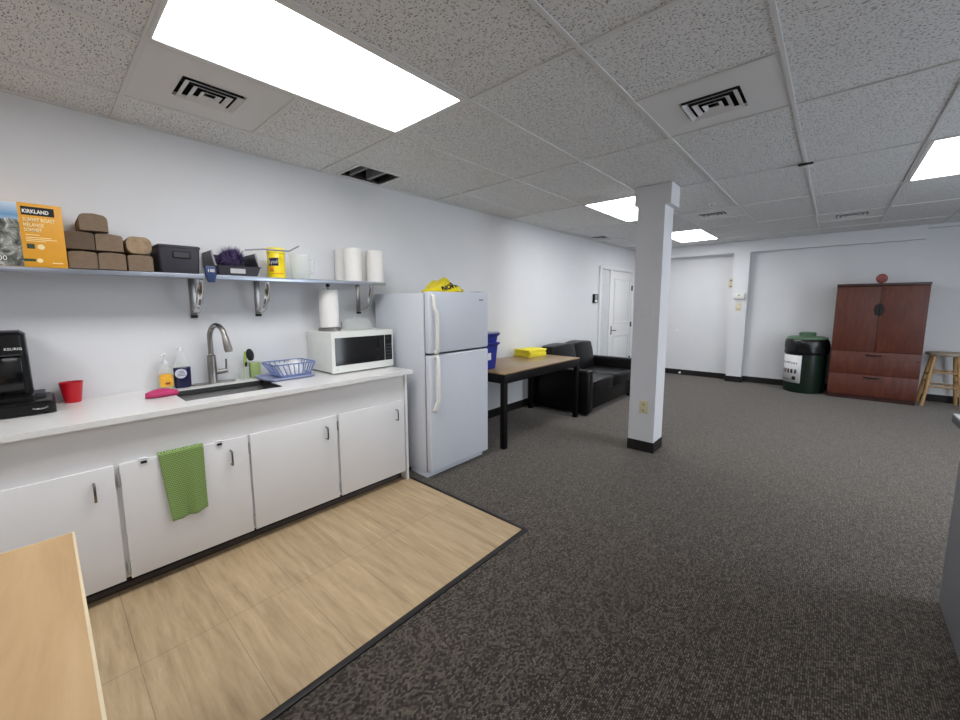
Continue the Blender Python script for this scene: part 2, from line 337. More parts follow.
def text(name, body, size, origin, right, up, m, parent, depth=0.0006, align='LEFT', sx=1.0, bold=0.0):
    cu = bpy.data.curves.new('txt', 'FONT'); cu.body = body; cu.size = size; cu.extrude = depth; cu.align_x = align; cu.resolution_u = 2; cu.offset = bold
    t = bpy.data.objects.new('txt', cu); C.objects.link(t)
    dg = bpy.context.evaluated_depsgraph_get(); me = bpy.data.meshes.new_from_object(t.evaluated_get(dg)); bpy.data.objects.remove(t); bpy.data.curves.remove(cu)
    r = Vector(right).normalized(); u = Vector(up).normalized(); n = r.cross(u)
    M = Matrix(((r.x * sx, u.x, n.x, origin[0]), (r.y * sx, u.y, n.y, origin[1]), (r.z * sx, u.z, n.z, origin[2]), (0, 0, 0, 1)))
    me.transform(M); me.materials.clear(); me.materials.append(m); me.name = name
    o = bpy.data.objects.new(name, me); C.objects.link(o)
    if parent: o.parent = parent
    return o

# ================================================================== ROOM SHELL
RXW, RY0, YB_L, YB_R, YS = 6.4, -3.2, 8.5, 8.45, 8.3
struct(MB().box(-0.15, 0, RY0, YB_L + .15, 0, 2.95).build('wall_left', WALL))
b = MB(); b.box(0, 1.70, YB_L, YB_L + .15, 0, 2.95); b.box(1.70, RXW, YB_R, YB_L + .15, 0, 2.95); struct(b.build('wall_back', WALL))
struct(MB().box(1.70, 1.93, YS, YB_R, 0, CZ).build('wall_pilaster', WALL))
b = MB(); b.box(0, 1.70, YS, YB_L, 2.255, CZ); b.box(1.70, 3.905, YS + .001, YB_R, 2.255, CZ); b.box(3.905, RXW, YB_R - .12, YB_R, 2.40, CZ); struct(b.build('wall_soffit', WALL))
struct(MB().box(0, RXW, RY0 - .15, RY0, 0, 2.95).build('wall_rear', WALL))
b = MB(); b.box(RXW, RXW + .15, RY0, 2.4, 0, 2.95); b.box(RXW, RXW + .15, 6.0, YB_L, 0, 2.95); b.box(RXW, RXW + .15, 2.4, 6.0, 0, .85); b.box(RXW, RXW + .15, 2.4, 6.0, 2.25, 2.95); struct(b.build('wall_right', WALL))
w1 = MB().box(RXW, RXW + .08, 2.4, 2.46, .85, 2.25).box(RXW, RXW + .08, 5.94, 6.0, .85, 2.25).box(RXW, RXW + .08, 2.46, 5.94, .85, .91).box(RXW, RXW + .08, 2.46, 5.94, 2.19, 2.25).box(RXW, RXW + .08, 4.17, 4.23, .91, 2.19).build('window_1', WHITEP); struct(w1)
MB().box(RXW + .035, RXW + .041, 2.46, 5.94, .91, 2.19).build('pane', GLASS, w1)
struct(MB().box(-.15, RXW + .15, RY0 - .15, YB_L + .15, -.12, 0).build('floor', CARPET))
struct(MB().box(.52, 1.72, -1.6, 1.93, 0, .004).build('floor_vinyl', VINYL))
b = MB(); b.box(1.72, 1.75, -1.6, 1.955, 0, .008, .002); b.box(.63, 1.72, 1.93, 1.955, 0, .008, .002); struct(b.build('trim_1', BASEB))
b = MB(); b.box(0, .012, 2.9, 6.66, 0, .10); b.box(0, .012, RY0, -.42, 0, .10); struct(b.build('baseboard_left', BASEB))
b = MB(); b.box(.012, 1.70, YB_L - .012, YB_L, 0, .10); b.box(1.93, RXW, YB_R - .012, YB_R, 0, .10); struct(b.build('baseboard_back', BASEB))
b = MB(); b.box(1.692, 1.938, YS - .012, YS, 0, .10); b.box(1.93, 1.942, YS, YB_R - .012, 0, .10); b.box(1.688, 1.70, YS, YB_L - .012, 0, .10); struct(b.build('baseboard_pilaster', BASEB))

# ---- ceiling: lay-in tiles on a grid, one opening beside the kitchen wall
XL = [0.0, .3695] + [.3695 + .61 * k for k in range(1, 10)] + [RXW]
YL = [.384 + 1.22 * k for k in range(-3, 7)] ; YL = [RY0] + YL + [YS + .15]
LIGHTS = [(.9795, .384), (.9795, 4.044), (.9795, 6.484), (3.4195, 4.044), (5.2495, .384), (5.2495, 4.044), (.9795, -2.056), (3.4195, -2.056)]  # last four panels are unseen, added for more light in the room
VENT_TILES = [(.3695, .384, 0), (2.1995, 2.214, 0), (1.5895, 5.264, 0), (2.8095, 6.484, 0)]
SPLIT = {(.3695, .384): .994, (2.1995, 1.604): 2.214, (1.5895, 5.264): 5.874, (2.8095, 6.484): 7.094, (1.5895, 6.484): 7.094}
VENTS = [(.667, .687, .115, .135), (2.495, 2.535, .135, .135), (1.895, 5.605, .135, .125), (3.12, 6.81, .14, .13), (.19, 6.25, .11, .16)]
HOLE = (0.045, .352, 1.745, 2.12)
b = MB(); tz = CZ + .004; rects = []; smooth = []
def near(a, c): return abs(a[0] - c[0]) < .02 and abs(a[1] - c[1]) < .02
for i in range(len(XL) - 1):
    for j in range(len(YL) - 1):
        x0, x1, y0, y1 = XL[i], XL[i + 1], YL[j], YL[j + 1]
        if any(near((x0, y0), l) for l in LIGHTS): continue
        if x0 == 0 and abs(y0 - 1.604) < .02:
            h = HOLE
            for r in ((x0, x1, y0, h[2]), (x0, x1, h[3], y1), (x0, h[0], h[2], h[3]), (h[1], x1, h[2], h[3])): rects.append(r)
            continue
        sp = [v for k, v in SPLIT.items() if near((x0, y0), k)]
        for (a0, a1) in ([(y0, sp[0]), (sp[0], y1)] if sp else [(y0, y1)]):
            (smooth if any(near((x0, a0), v[:2]) for v in VENT_TILES) else rects).append((x0, x1, a0, a1))
def cut(rs):
    out = []
    for (x0, x1, y0, y1) in rs:
        v = [q for q in VENTS if x0 < q[0] < x1 and y0 < q[1] < y1]
        if not v: out.append((x0, x1, y0, y1)); continue
        cx_, cy_, w_, l_ = v[0]; a0, a1, c0, c1 = cx_ - w_, cx_ + w_, cy_ - l_, cy_ + l_
        out += [(x0, x1, y0, c0), (x0, x1, c1, y1), (x0, a0, c0, c1), (a1, x1, c0, c1)]
    return out
rects, smooth = cut(rects), cut(smooth)
for (x0, x1, y0, y1) in rects + smooth: b.box(x0, x1, y0, y1, tz, tz + .015)
nf = 6 * len(rects)
ceil = b.build('ceiling', FISS, smooth=False); ceil.data.materials.append(TILEW); struct(ceil)
for p in ceil.data.polygons:
    if p.index >= nf: p.material_index = 1
b = MB()
for x in XL[1:-1]: b.box(x - .009, x + .009, RY0, YS, CZ - .003, CZ + .03)
for i in range(len(XL) - 1):
    for y in YL[1:-1]: b.box(XL[i] + (.011 if i else 0), XL[i + 1] - .011, y - .011, y + .011, CZ - .003, CZ + .03)
for (x0, y0), ys in SPLIT.items(): b.box(x0 + .011, x0 + .61 - .011, ys - .011, ys + .011, CZ - .003, CZ + .03)
h = HOLE
b.box(0, .018, RY0, YS, CZ - .003, CZ + .012); struct(b.build('trim_2', GRID, smooth=False), 'white ceiling grid')
b = MB(); b.box(h[0], h[1], h[2] - .02, h[2], CZ + .02, CZ + .4); b.box(h[0], h[1], h[3], h[3] + .02, CZ + .02, CZ + .4); b.box(h[0] - .02, h[0], h[2], h[3], CZ + .02, CZ + .4); b.box(h[1], h[1] + .02, h[2], h[3], CZ + .02, CZ + .4); b.box(h[0], h[1], h[2], h[3], CZ + .4, CZ + .42)
struct(b.build('ceiling_cavity', DUCT, smooth=False))
b = MB(); b.box(.06, .34, 1.985, 2.015, CZ + .01, CZ + .30); b.box(.06, .34, 1.83, 1.845, CZ + .01, CZ + .30); o = b.build('ceiling_stud', GALV); struct(o)
b = MB(); b.box(h[0] - .02, h[1] + .01, h[2] - .02, h[2], CZ - .004, CZ + .02); b.box(h[0] - .02, h[1] + .01, h[3], h[3] + .02, CZ - .004, CZ + .02); b.box(h[0] - .02, h[0], h[2], h[3], CZ - .004, CZ + .02); b.box(h[1], h[1] + .01, h[2], h[3], CZ - .004, CZ + .02)
struct(b.build('trim_3', GRID))

# ---- column
o = MB().box(1.663, 1.896, 3.795, 4.04, 0, CZ).box(1.632, 1.663, 3.797, 4.04, 2.282, CZ).box(1.896, 1.942, 3.797, 4.04, 2.262, CZ).build('column', mat('column_paint', (218, 219, 222), 0.6, var=0.012, scale=4)); struct(o)
b = MB(); b.box(1.658, 1.901, 3.790, 3.795, 0, .10); b.box(1.658, 1.901, 4.04, 4.045, 0, .10); b.box(1.658, 1.663, 3.795, 4.04, 0, .10); b.box(1.896, 1.901, 3.795, 4.04, 0, .10); struct(b.build('baseboard_column', BASEB))

# ---- entry door with frosted sidelight, in the kitchen-side wall
d = bpy.data.objects.new('door_1', None); C.objects.link(d); d.location = (0, 6.66, 0); struct(d, 'white two panel entry door with frosted sidelight')
b = MB(); b.box(0, .03, 0, .07, 0, 2.05, .004); b.box(0, .03, .42, .48, 0, 2.0, .004); b.box(0, .03, 1.49, 1.56, 0, 2.05, .004); b.box(0, .03, .07, 1.49, 2.0, 2.06, .004); b.build('frame', WHITEP, d)
MB().box(0, .012, .07, .42, .02, 1.985).build('sidelight_glass', FROST, d)
b = MB(); b.box(0, .018, .485, 1.485, .015, 1.985, .003); leaf = b.build('door_leaf', WHITEP, d)
for (z0, z1) in ((1.02, 1.86), (.2, .80)):
    b = MB()
    for (y0, y1, a0, a1) in ((.62, .64, z0, z1), (1.36, 1.38, z0, z1), (.64, 1.36, z0, z0 + .02), (.64, 1.36, z1 - .02, z1)): b.box(.018, .03, y0, y1, a0, a1, .004)
    b.box(.018, .022, .68, 1.32, z0 + .06, z1 - .06, .003); b.build('door_panel', WHITEP, leaf)
b = MB(); b.box(.018, .026, .525, .565, .82, .98, .004); b.tube([(.02, .545, .90), (.06, .545, .90), (.065, .56, .90), (.065, .66, .90)], .009); b.build('lever_handle', NICKEL, leaf)
for z in (1.70, .98, .28):
    b = MB(); b.box(.018, .032, 1.46, 1.50, z - .05, z + .05, .003); b.cyl((.034, 1.487, z - .05), .008, .10); b.build('hinge', mat('dark_hinge', (96, 94, 90), 0.35, metal=1), leaf)

# ================================================================== CEILING FITTINGS
where = ['nearest the kitchen counter, above the sink and coffee maker', 'partly hidden behind the white column', 'farthest from the counter, close to the back wall soffit', 'above the carpet in front of the cherry cupboard',
         'added by the window wall, beyond the grey counter', 'added by the window wall, level with the column', 'added at the rear of the room by the kitchen wall', 'added at the rear of the room behind the beech table']
proto = None
for k, (x, y) in enumerate(LIGHTS):
    if proto is None:
        t = thing('ceiling_light', '', 'ceiling light', (x + .305, y + .61, CZ), 0, 'recessed ceiling light panels'); proto = t
        b = MB(); b.box(-.305, -.272, -.61, .61, -.004, .03, .001); b.box(.272, .305, -.61, .61, -.004, .03, .001); b.box(-.272, .272, -.61, -.59, -.004, .03, .001); b.box(-.272, .272, .575, .61, -.004, .03, .001); b.build('frame', GRID, t)
        MB().box(-.272, .272, -.59, .575, .002, .012).build('diffuser', LED, t)
    else:
        t = copy_tree(proto); t.location = (x + .305, y + .61, CZ)
    t['label'] = 'flat rectangular LED panel light ' + where[k]

def vent(loc, w, l, label, rz=0):
    t = thing('ceiling_vent', label, 'vent', loc, rz, 'square louvred ceiling vents')
    b = MB(); b.box(-w - .004, w + .004, -l - .004, l + .004, .075, .08); b.box(-w - .004, -w, -l, l, .019, .075); b.box(w, w + .004, -l, l, .019, .075); b.box(-w, w, -l - .004, -l, .019, .075); b.box(-w, w, l, l + .004, .019, .075); b.build('throat', KICK, t)  # black colour puts the unlit dark of the plenum into the throat
    for k, (f0, f1) in enumerate(((.92, .76), (.62, .46), (.33, .18))):
        A = [(-w * f0, -l * f0), (w * f0, -l * f0), (w * f0, l * f0), (-w * f0, l * f0)]; B = [(-w * f1, -l * f1), (w * f1, -l * f1), (w * f1, l * f1), (-w * f1, l * f1)]
        z0, z1 = -.008, .002
        b = MB(); b.loft([[(x, y, z0) for x, y in A], [(x, y, z1) for x, y in B]], cap=False); b.build('louvre', TILEW, t, solid=.002, smooth=False)
    b = MB(); b.box(-w, w, -.003, .003, .03, .034); b.box(-.003, .003, -l, l, .03, .034); b.build('crossbar', DUCT, t)
    return t
vent((.667, .687, CZ + .002), .115, .135, 'white louvred vent beside the big light panel over the coffee maker')
vent((2.495, 2.535, CZ + .002), .135, .135, 'white louvred vent overhead between the column and the big dark ceiling tiles')
vent((1.895, 5.605, CZ + .002), .135, .125, 'grey louvred vent just behind the column, next to the far light panel')
vent((3.12, 6.81, CZ + .002), .14, .13, 'dark louvred vent near the soffit above the cherry cupboard')
vent((.19, 6.25, CZ + .002), .11, .16, 'small dark vent at the wall edge above the entry door')
t = thing('ceiling_bracket', 'small white bracket with dark underside clipped to the ceiling grid before the vent', 'bracket', (2.81, 4.02, CZ))
MB().box(-.042, .042, -.02, .03, -.028, -.012, .004).build('plate', WHITEPL, t); MB().box(-.045, .045, -.032, -.02, -.022, -.006, .003).build('clip', DUCT, t); MB().box(-.01, .01, -.01, .02, -.012, -.003).build('stem', WHITEPL, t)
t = thing('sprinkler_head', 'tiny white sprinkler head on the ceiling beside the column', 'sprinkler', (2.02, 4.9, CZ))
MB().cyl((0, 0, -.012), .035, .009, 20).build('escutcheon', WHITEPL, t); MB().cyl((0, 0, -.04), .01, .028, 12).cyl((0, 0, -.044), .018, .004, 16).build('head', CHROME, t)

# ================================================================== KITCHEN RUN
CT = .895
t = thing('base_cabinet', 'long white base cabinet with flat doors and dark toe kick under the countertop', 'cabinet', (0, 0, 0))
b = MB(); b.box(.01, .55, -.37, 1.90, .075, .10); b.box(.01, .03, -.37, 1.90, .10, .868); b.box(.01, .60, -.37, -.352, .1, .868)
b.box(.582, .602, -.37, 1.90, .66, .868)
for y in (-.37, .175, .75, 1.305, 1.87): b.box(.582, .602, y - (.0 if y < 0 else .02), y + .03, .085, .66)
b.build('carcass', CAB, t)
MB().box(.01, .622, 1.90, 1.92, 0, .868, .002).build('end_panel', CAB, t)
MB().box(.52, .54, -.37, 1.90, 0, .0745).build('toe_kick', KICK, t)
MB().prism([(.54, .004), (.556, .004), (.546, .01), (.543, .028), (.54, .028)], 'Y', -.37, 1.90).build('cove_strip', BROWNB, t)
DOORS = [(-.36, .178, .105, .605, 'r'), (.198, .757, .664, .605, 'r'), (.768, 1.312, 1.232, .60, 'r'), (1.328, 1.885, 1.806, .60, 'r')]
for (y0, y1, hy, ht, hs) in DOORS:
    dr = MB().box(.604, .622, y0, y1, .082, .662, .0025).build('door', CAB, t)
    MB().tube([(.622, hy, .60), (.648, hy, .598), (.650, hy, .585), (.650, hy, .535), (.648, hy, .522), (.622, hy, .52)], .0052, 10).build('handle', NICKEL, dr)
    for z in (.585, .14):
        b = MB(); b.cyl((.618, y0 - .006, z - .033), .005, .066, 10); b.box(.603, .624, y0 - .010, y0 - .002, z - .028, z + .028, .001); b.build('hinge', SILVER, dr)
# countertop with a sink cut-out
sx0, sx1, sy0, sy1 = .19, .52, .50, 1.015
b = MB(); z0, z1 = .868, CT
for (x0, x1, y0, y1) in ((.0, sx0, -.37, 1.955), (sx1, .66, -.37, 1.955), (sx0, sx1, -.37, sy0), (sx0, sx1, sy1, 1.955)): b.box(x0, x1, y0, y1, z0, z1)
bmesh.ops.remove_doubles(b.bm, verts=b.bm.verts, dist=1e-5)
tag(b.build('countertop', CTOP, smooth=False), 'white laminate countertop running along the kitchen wall above the cabinet doors', 'countertop')
t = thing('sink', 'rectangular stainless steel sink basin sunk in the white countertop', 'sink', ((sx0 + sx1) / 2, (sy0 + sy1) / 2, CT))
hx, hy = (sx1 - sx0) / 2 + .004, (sy1 - sy0) / 2 + .004
b = MB(); P = lambda s, z, r: [(x, y, z) for x, y in rrect(-hx * s, hx * s, -hy * s, hy * s, r)]
b.loft([P(1, -.028, .03), P(.985, -.19, .03), P(.93, -.20, .03)], cap=False); b.bm.faces.new([v for v in b.bm.verts if abs(v.co.z + .20) < 1e-4]); b.build('basin', DSTEEL, t, solid=.002)
MB().cyl((0, 0, -.199), .045, .004, 24).cyl((0, 0, -.195), .025, .003, 20).build('drain', CHROME, t)
b = MB(); b.box(-hx + .006, hx - .006, -hy + .003, -hy + .0045, -.028, -.0005); b.box(-hx + .006, hx - .006, hy - .0045, hy - .003, -.028, -.0005); b.box(-hx + .003, -hx + .0045, -hy + .003, hy - .003, -.028, -.0005); b.box(hx - .0045, hx - .003, -hy + .003, hy - .003, -.028, -.0005); b.build('rim', DSTEEL, t)

t = thing('faucet', 'brushed nickel gooseneck faucet with side lever behind the sink', 'faucet', (.065, .75, CT))
MB().loft([[(x, y, z) for x, y in rrect(-.03, .03, -.12, .13, .028)] for z in (0, .008)]).build('deck_plate', STEEL, t)
MB().lathe([(.028, .008), (.026, .012), (.026, .10), (.0245, .185), (.018, .19), (.0165, .195)]).build('body', STEEL, t)
pts = [(0, 0, .19), (0, 0, .28)]
R_ = .073
for k in range(0, 13):
    a = PI - PI * .93 * k / 12; pts.append((R_ + R_ * math.cos(a), .32 * (R_ + R_ * math.cos(a)), .30 + R_ * 1.15 * math.sin(a)))
MB().tube(pts, .0155, 16).build('spout', STEEL, t)
e = Vector(pts[-1]); d2 = (e - Vector(pts[-2])).normalized()
MB().tube([e, e + d2 * .02, e + d2 * .09, e + d2 * .105], .018, 16, radii=[.0165, .019, .024, .021]).build('spray_head', STEEL, t)
MB().tube([(0, .02, .072), (0, .055, .074), (0, .088, .076)], .017, 16, radii=[.016, .0165, .015]).build('valve', STEEL, t)
MB().tube([(0.0, .078, .078), (.004, .082, .11), (.006, .083, .155)], .006, 10).build('lever', STEEL, t)

# pod drawer + coffee maker
t = thing('pod_drawer', 'flat black pod storage drawer with two chrome pulls under the coffee maker', 'drawer', (.16, -.14, CT))
MB().loft([[(x, y, z) for x, y in rrect(-.15 + d_, .15 - d_, -.165 + d_, .165 - d_, .02)] for z, d_ in ((.006, 0), (.05, 0), (.062, .012), (.064, .03))]).build('case', BLACKP, t)
for y in (-.05, .112):
    MB().tube([(.151, y - .024, .034), (.157, y - .014, .031), (.159, y, .030), (.157, y + .014, .032), (.151, y + .024, .036)], .004, 8).build('pull', CHROME, t)
for sx_ in (-.12, .12):
    for sy_ in (-.13, .13): MB().cyl((sx_, sy_, 0), .012, .007, 12).build('foot', BLACKM, t)
t = thing('coffee_maker', 'tall black pod coffee maker standing on the storage drawer', 'coffee maker', (.15, -.16, CT + .064))
prof = lambda z, d0, d1, w0, w1: [(x, y, z) for x, y in rrect(d0, d1, w0, w1, .025)]
b = MB(); b.loft([prof(0, -.13, .10, -.12, .118), prof(.02, -.13, .10, -.12, .118), prof(.03, -.12, .035, -.115, .116), prof(.215, -.12, .04, -.115, .114), prof(.217, -.12, .09, -.115, .114), prof(.315, -.12, .085, -.113, .112), prof(.326, -.11, .075, -.10, .10)])
b.build('body', BLACKP, t)
MB().box(.035, .044, -.09, .09, .03, .212, .003).build('front_panel', mat('gloss_black', (8, 9, 10), 0.12), t)
MB().box(-.10, .07, -.095, .095, .326, .331, .002).build('lid', GREYP, t)
MB().loft([[(x, y, z) for x, y in rrect(-.1, .03, .10, .155, .012)] for z in (.0, .012, .02)]).build('drip_grid', GREYP, t)
b = MB(); b.box(.089, .094, -.09, .09, .217, .224, .002); b.build('front_band', GREYP, t)
text('lettering', 'KEURIG', .0165, (.0905, .042, .244), (0, 1, 0), (0, 0, 1), PRINTW, t)

t = thing('ramekin', 'small red ribbed ceramic cup standing beside the coffee maker', 'cup', (.078, .091, CT))
MB().lathe([(.030, 0), (.033, .002), (.047, .106), (.049, .11), (.045, .109), (.031, .008), (0.0001, .006)], seg=72, mod=lambda a, z: 1 + (.05 * abs(math.sin(14 * a)) if .004 < z < .09 else 0)).build('cup_body', RED, t)

t = thing('hand_soap_bottle', 'clear pump bottle of soap with orange label near the sink', 'soap bottle', (.065, .50, CT))
MB().lathe([(.036, 0), (.04, .006), (.041, .10), (.036, .125), (.02, .145), (.015, .15), (.015, .158)], sx=.8).build('bottle', CLEARW, t)
MB().lathe([(.036, .004), (.0385, .008), (.0395, .06), (.001, .06)], sx=.8).build('soap', mat('pale_soap', (200, 196, 150), 0.2, trans=0.0), t)
b = MB(); b.prism(rrect(-.034, .03, .022, .098, .012), 'X', .0, .0345); b.build('label', ORANGEL, t)
MB().prism(rrect(-.010, .014, .034, .048, .004), 'X', .0345, .0355).build('label_print', mat('label_brown', (150, 70, 40), 0.5), t)
b = MB(); b.cyl((0, 0, .156), .016, .02, 20); b.cyl((0, 0, .176), .006, .035, 12); b.box(-.012, .012, -.012, .012, .208, .222, .004); b.tube([(0, 0, .216), (.02, -.012, .217), (.04, -.022, .207)], .0055, 10); b.build('pump', WHITEPL, t)
t = thing('dish_soap_bottle', 'upside-down bottle of dark blue dish soap with round pale label', 'soap bottle', (.07, .585, CT))
ov = lambda z, a, c: [(a * math.cos(2 * PI * k / 32), c * math.sin(2 * PI * k / 32), z) for k in range(32)]
MB().loft([ov(.0, .024, .040), ov(.004, .026, .043), ov(.12, .027, .046), ov(.128, .026, .045)]).build('soap', NAVYS, t)
MB().loft([ov(.1282, .026, .045), ov(.165, .024, .038), ov(.20, .017, .024), ov(.215, .013, .016), ov(.235, .012, .014)]).build('bottle', CLEARW, t)
MB().loft([ov(.235, .014, .016), ov(.25, .013, .015), ov(.255, .008, .009)]).build('cap', WHITEPL, t)
def disc_on(t, cy_, cz, r, x, m, name): MB().prism([(cy_ + r * math.cos(2 * PI * k / 28), cz + r * math.sin(2 * PI * k / 28)) for k in range(28)], 'X', x - .012, x).build(name, m, t)
disc_on(t, -.012, .092, .030, .0285, mat('pale_label', (206, 208, 220), 0.4), 'label')
b = MB()
for k in range(4): b.box(.0285, .0292, -.032 + .004 * k, .012 - .003 * k, .078 + .009 * k, .081 + .009 * k)
b.build('label_print', NAVY, t)

# folded pink cloth
b = MB(); secs = []
for k in range(13):
    u = k / 12; y = -.075 + .15 * u; hw = .045 * (math.sin(PI * min(1, u * 1.25 + .16)) ** .6 if u < .9 else .35) if u < .97 else .012
    hw = max(.012, .05 * (1 - u ** 3) * min(1, .35 + 3 * u)); th = .011 + .008 * math.sin(PI * u)
    secs.append([(hw * math.cos(a), y, th * (1 + math.sin(a)) * (1 + .25 * math.cos(3 * a))) for a in [2 * PI * j / 16 for j in range(16)]])
b.loft(secs); o = b.build('dish_cloth', PINK, angle=80); o.location = (.285, .44, CT); o.rotation_euler = (0, 0, math.radians(-8)); tag(o, 'pink folded dish cloth lying on the counter by the sink edge', 'cloth')

t = thing('brush_holder', 'clear square cup holding a dish brush beside the faucet', 'holder', (.07, .935, CT))
b = MB(); b.loft([[(x, y, z) for x, y in rrect(-.026, .026, -.03, .03, .008)] for z in (.0, .095)]); b.loft([[(x, y, z) for x, y in rrect(-.023, .023, -.027, .027, .006)] for z in (.0955, .006)]); b.build('cup_body', CLEARW, t)
t = thing('dish_brush', 'green handled dish brush with black oval head standing in the clear cup', 'brush', (.07, .948, CT + .008))
MB().tube([(0, -.01, 0), (0, -.004, .07), (0, .002, .13), (-.006, .008, .185)], .008, 12, radii=[.007, .008, .011, .009]).build('handle', GREENB, t)
MB().tube([(0, .0, .078), (0, .002, .1), (0, .003, .112)], .011, 12).build('grip', BLACKP, t)
b = MB(); b.lathe([(.001, -.044), (.016, -.038), (.025, -.012), (.024, .014), (.014, .038), (.001, .044)], (0, 0, 0), 24, sx=.55, sy=1); b2 = b.build('head', BLACKM, t); b2.location = (.008, .032, .16); b2.rotation_euler = (math.radians(8), 0, 0)
t = thing('scrub_sponge', 'green rectangular sponge standing on edge next to the dish brush', 'sponge', (.06, 1.012, CT))
MB().box(-.018, .018, -.034, .034, 0, .11, .007, 3).build('foam', GREENS, t); MB().box(-.02, -.0185, -.032, .032, .003, .107, .001).build('scouring_pad', mat('dark_green_pad', (70, 110, 60), 0.9, var=.2, scale=200), t)
for (z0, z1) in ((.025, .035), (.07, .085)): pass

# dish rack on its drip tray
t = thing('drip_tray', 'pale blue plastic drip tray under the dish rack', 'tray', (.205, 1.16, CT))
b = MB(); rr = lambda d_, z: [(x, y, z) for x, y in rrect(-.135 + d_, .14 - d_, -.17 + d_, .17 - d_, .05)]
b.loft([rr(.012, 0), rr(.0, .014), rr(.0, .02), rr(.012, .018), rr(.02, .006)], cap=False); bmesh.ops.remove_doubles(b.bm, verts=b.bm.verts, dist=1e-6); b.bm.faces.new([v for v in b.bm.verts if abs(v.co.z - .006) < 1e-5]); b.build('pan', TRAYB, t, solid=.002)
t = thing('dish_rack', 'blue slotted plastic dish rack beside the microwave', 'dish rack', (.195, 1.205, CT + .012))
RH = .092
def rk(z): f = z / RH; return rrect(-.095 - .03 * f, .10 + .02 * f, -.10 - .055 * f, .10 + .035 * f, .02)
MB().loft([[(x, y, z) for x, y in rk(0)] for z in (0, .004)]).build('floor_plate', RACKB, t)
for z, r_ in ((.012, .004), (RH, .0048)):
    p_ = [(x, y, z) for x, y in rk(z)]; MB().tube(p_ + p_[:2], r_, 8).build('rim', RACKB, t)
def side_pts(z):
    f = z / RH; x0, x1, y0, y1 = -.095 - .03 * f, .10 + .02 * f, -.10 - .055 * f, .10 + .035 * f; out = []
    for k in range(8): u = .06 + .88 * k / 7; out += [(x1, y0 + (y1 - y0) * u, z), (x0, y0 + (y1 - y0) * u, z)]
    for k in range(6): u = .08 + .84 * k / 5; out += [(x0 + (x1 - x0) * u, y0, z), (x0 + (x1 - x0) * u, y1, z)]
    return out
b = MB()
for p, q in zip(side_pts(.006), side_pts(RH)): b.tube([p, q], .0042, 6)
b.build('slats', RACKB, t)
t = thing('bowl', 'white bowl drying upside down inside the blue dish rack', 'bowl', (.185, 1.235, CT + .017))
MB().lathe([(.068, 0), (.065, .03), (.05, .07), (.032, .088), (.031, .096), (.001, .096)]).build('shell', WHITEPL, t, solid=.002)
t = thing('drinking_cup', 'white cup leaning in the blue dish rack', 'cup', (.20, 1.14, CT + .017))
MB().lathe([(.03, 0), (.036, .085), (.033, .085), (.027, .004), (.001, .004)]).build('cup_body', WHITEPL, t)

# microwave
t = thing('microwave', 'white countertop microwave with black glass door against the fridge', 'microwave', (.015, 1.42, CT))
MB().box(0, .36, 0, .535, .012, .308, .006).build('case', MWHITE, t)
b = MB()
for k in range(8): b.box(.10 + .02 * k, .112 + .02 * k, -.0008, .001, .07, .2)
b.build('vent_slot', MWHITE, t)
fr = MB().prism(rrect(-.003, .54, .010, .310, .008), 'X', .362, .385).build('door_frame', MWHITE, t)
MB().prism(rrect(.025, .455, .064, .268, .004), 'X', .385, .3875).build('window', MBLACK, t)
cp = MB().prism(rrect(.461, .527, .064, .268, .004), 'X', .385, .3875).build('control_panel', BLACKP, t)
b = MB()
for r_ in range(5):
    for c_ in range(3): b.box(.3875, .3882, .469 + .018 * c_, .483 + .018 * c_, .078 + .026 * r_, .093 + .026 * r_)
b.build('keypad', GREYP, cp)
MB().box(.3875, .388, .467, .522, .226, .254).build('display', mat('display_black', (16, 30, 28), .1), cp)
text('lettering', 'LG', .012, (.3853, .03, .03), (0, 1, 0), (0, 0, 1), PRINTG, t)
for x in (.04, .33):
    for y in (.04, .49): MB().cyl((x, y, 0), .014, .013, 12).build('foot', BLACKM, t)

MT = CT + .309
t = thing('paper_towel_holder', 'steel upright paper towel stand on top of the microwave', 'towel holder', (.15, 1.545, MT))
MB().lathe([(.085, 0), (.085, .02), (.08, .026), (.001, .026)]).build('base', STEEL, t)
MB().cyl((0, 0, .02), .008, .325, 16).build('pole', STEEL, t)
MB().lathe([(.001, .337), (.014, .338), (.016, .35), (.012, .362), (.001, .365)]).build('finial', BLACKP, t)
MB().tube([(.02, .088, .01), (.02, .092, .03), (.02, .09, .07)], .004, 8).build('tension_arm', STEEL, t)
def roll(name, label, loc, r, h, group=None):
    t = thing(name, label, 'paper towel roll', loc, random.random(), group)
    b = MB(); b.lathe([(r, .002), (r, h - .002), (r - .003, h), (.021, h), (.02, h - .003), (.02, .003), (.021, 0), (r - .003, 0), (r, .002)], seg=48); bmesh.ops.remove_doubles(b.bm, verts=b.bm.verts, dist=1e-6)
    bmesh.ops.holes_fill(b.bm, edges=[e_ for e_ in b.bm.edges if e_.is_boundary]); b.build('sheets', PAPER, t)
    b = MB(); b.lathe([(.0195, .001), (.0195, h - .001), (.018, h - .001), (.018, .001), (.0195, .001)], seg=24); b.build('core', BROWNPAPER, t)
    return t
roll('paper_towel_roll', 'white paper towel roll on the steel stand on the microwave', (.15, 1.545, MT + .028), .072, .29)
t = thing('splatter_cover', 'clear plastic dome food cover lying on the microwave by the towel stand', 'food cover', (.17, 1.775, MT))
MB().lathe([(.135, .001), (.135, .012), (.125, .022), (.108, .065), (.075, .092), (.03, .100), (.02, .102), (.018, .114), (.001, .115)], seg=48).build('dome', CLEARW, t)

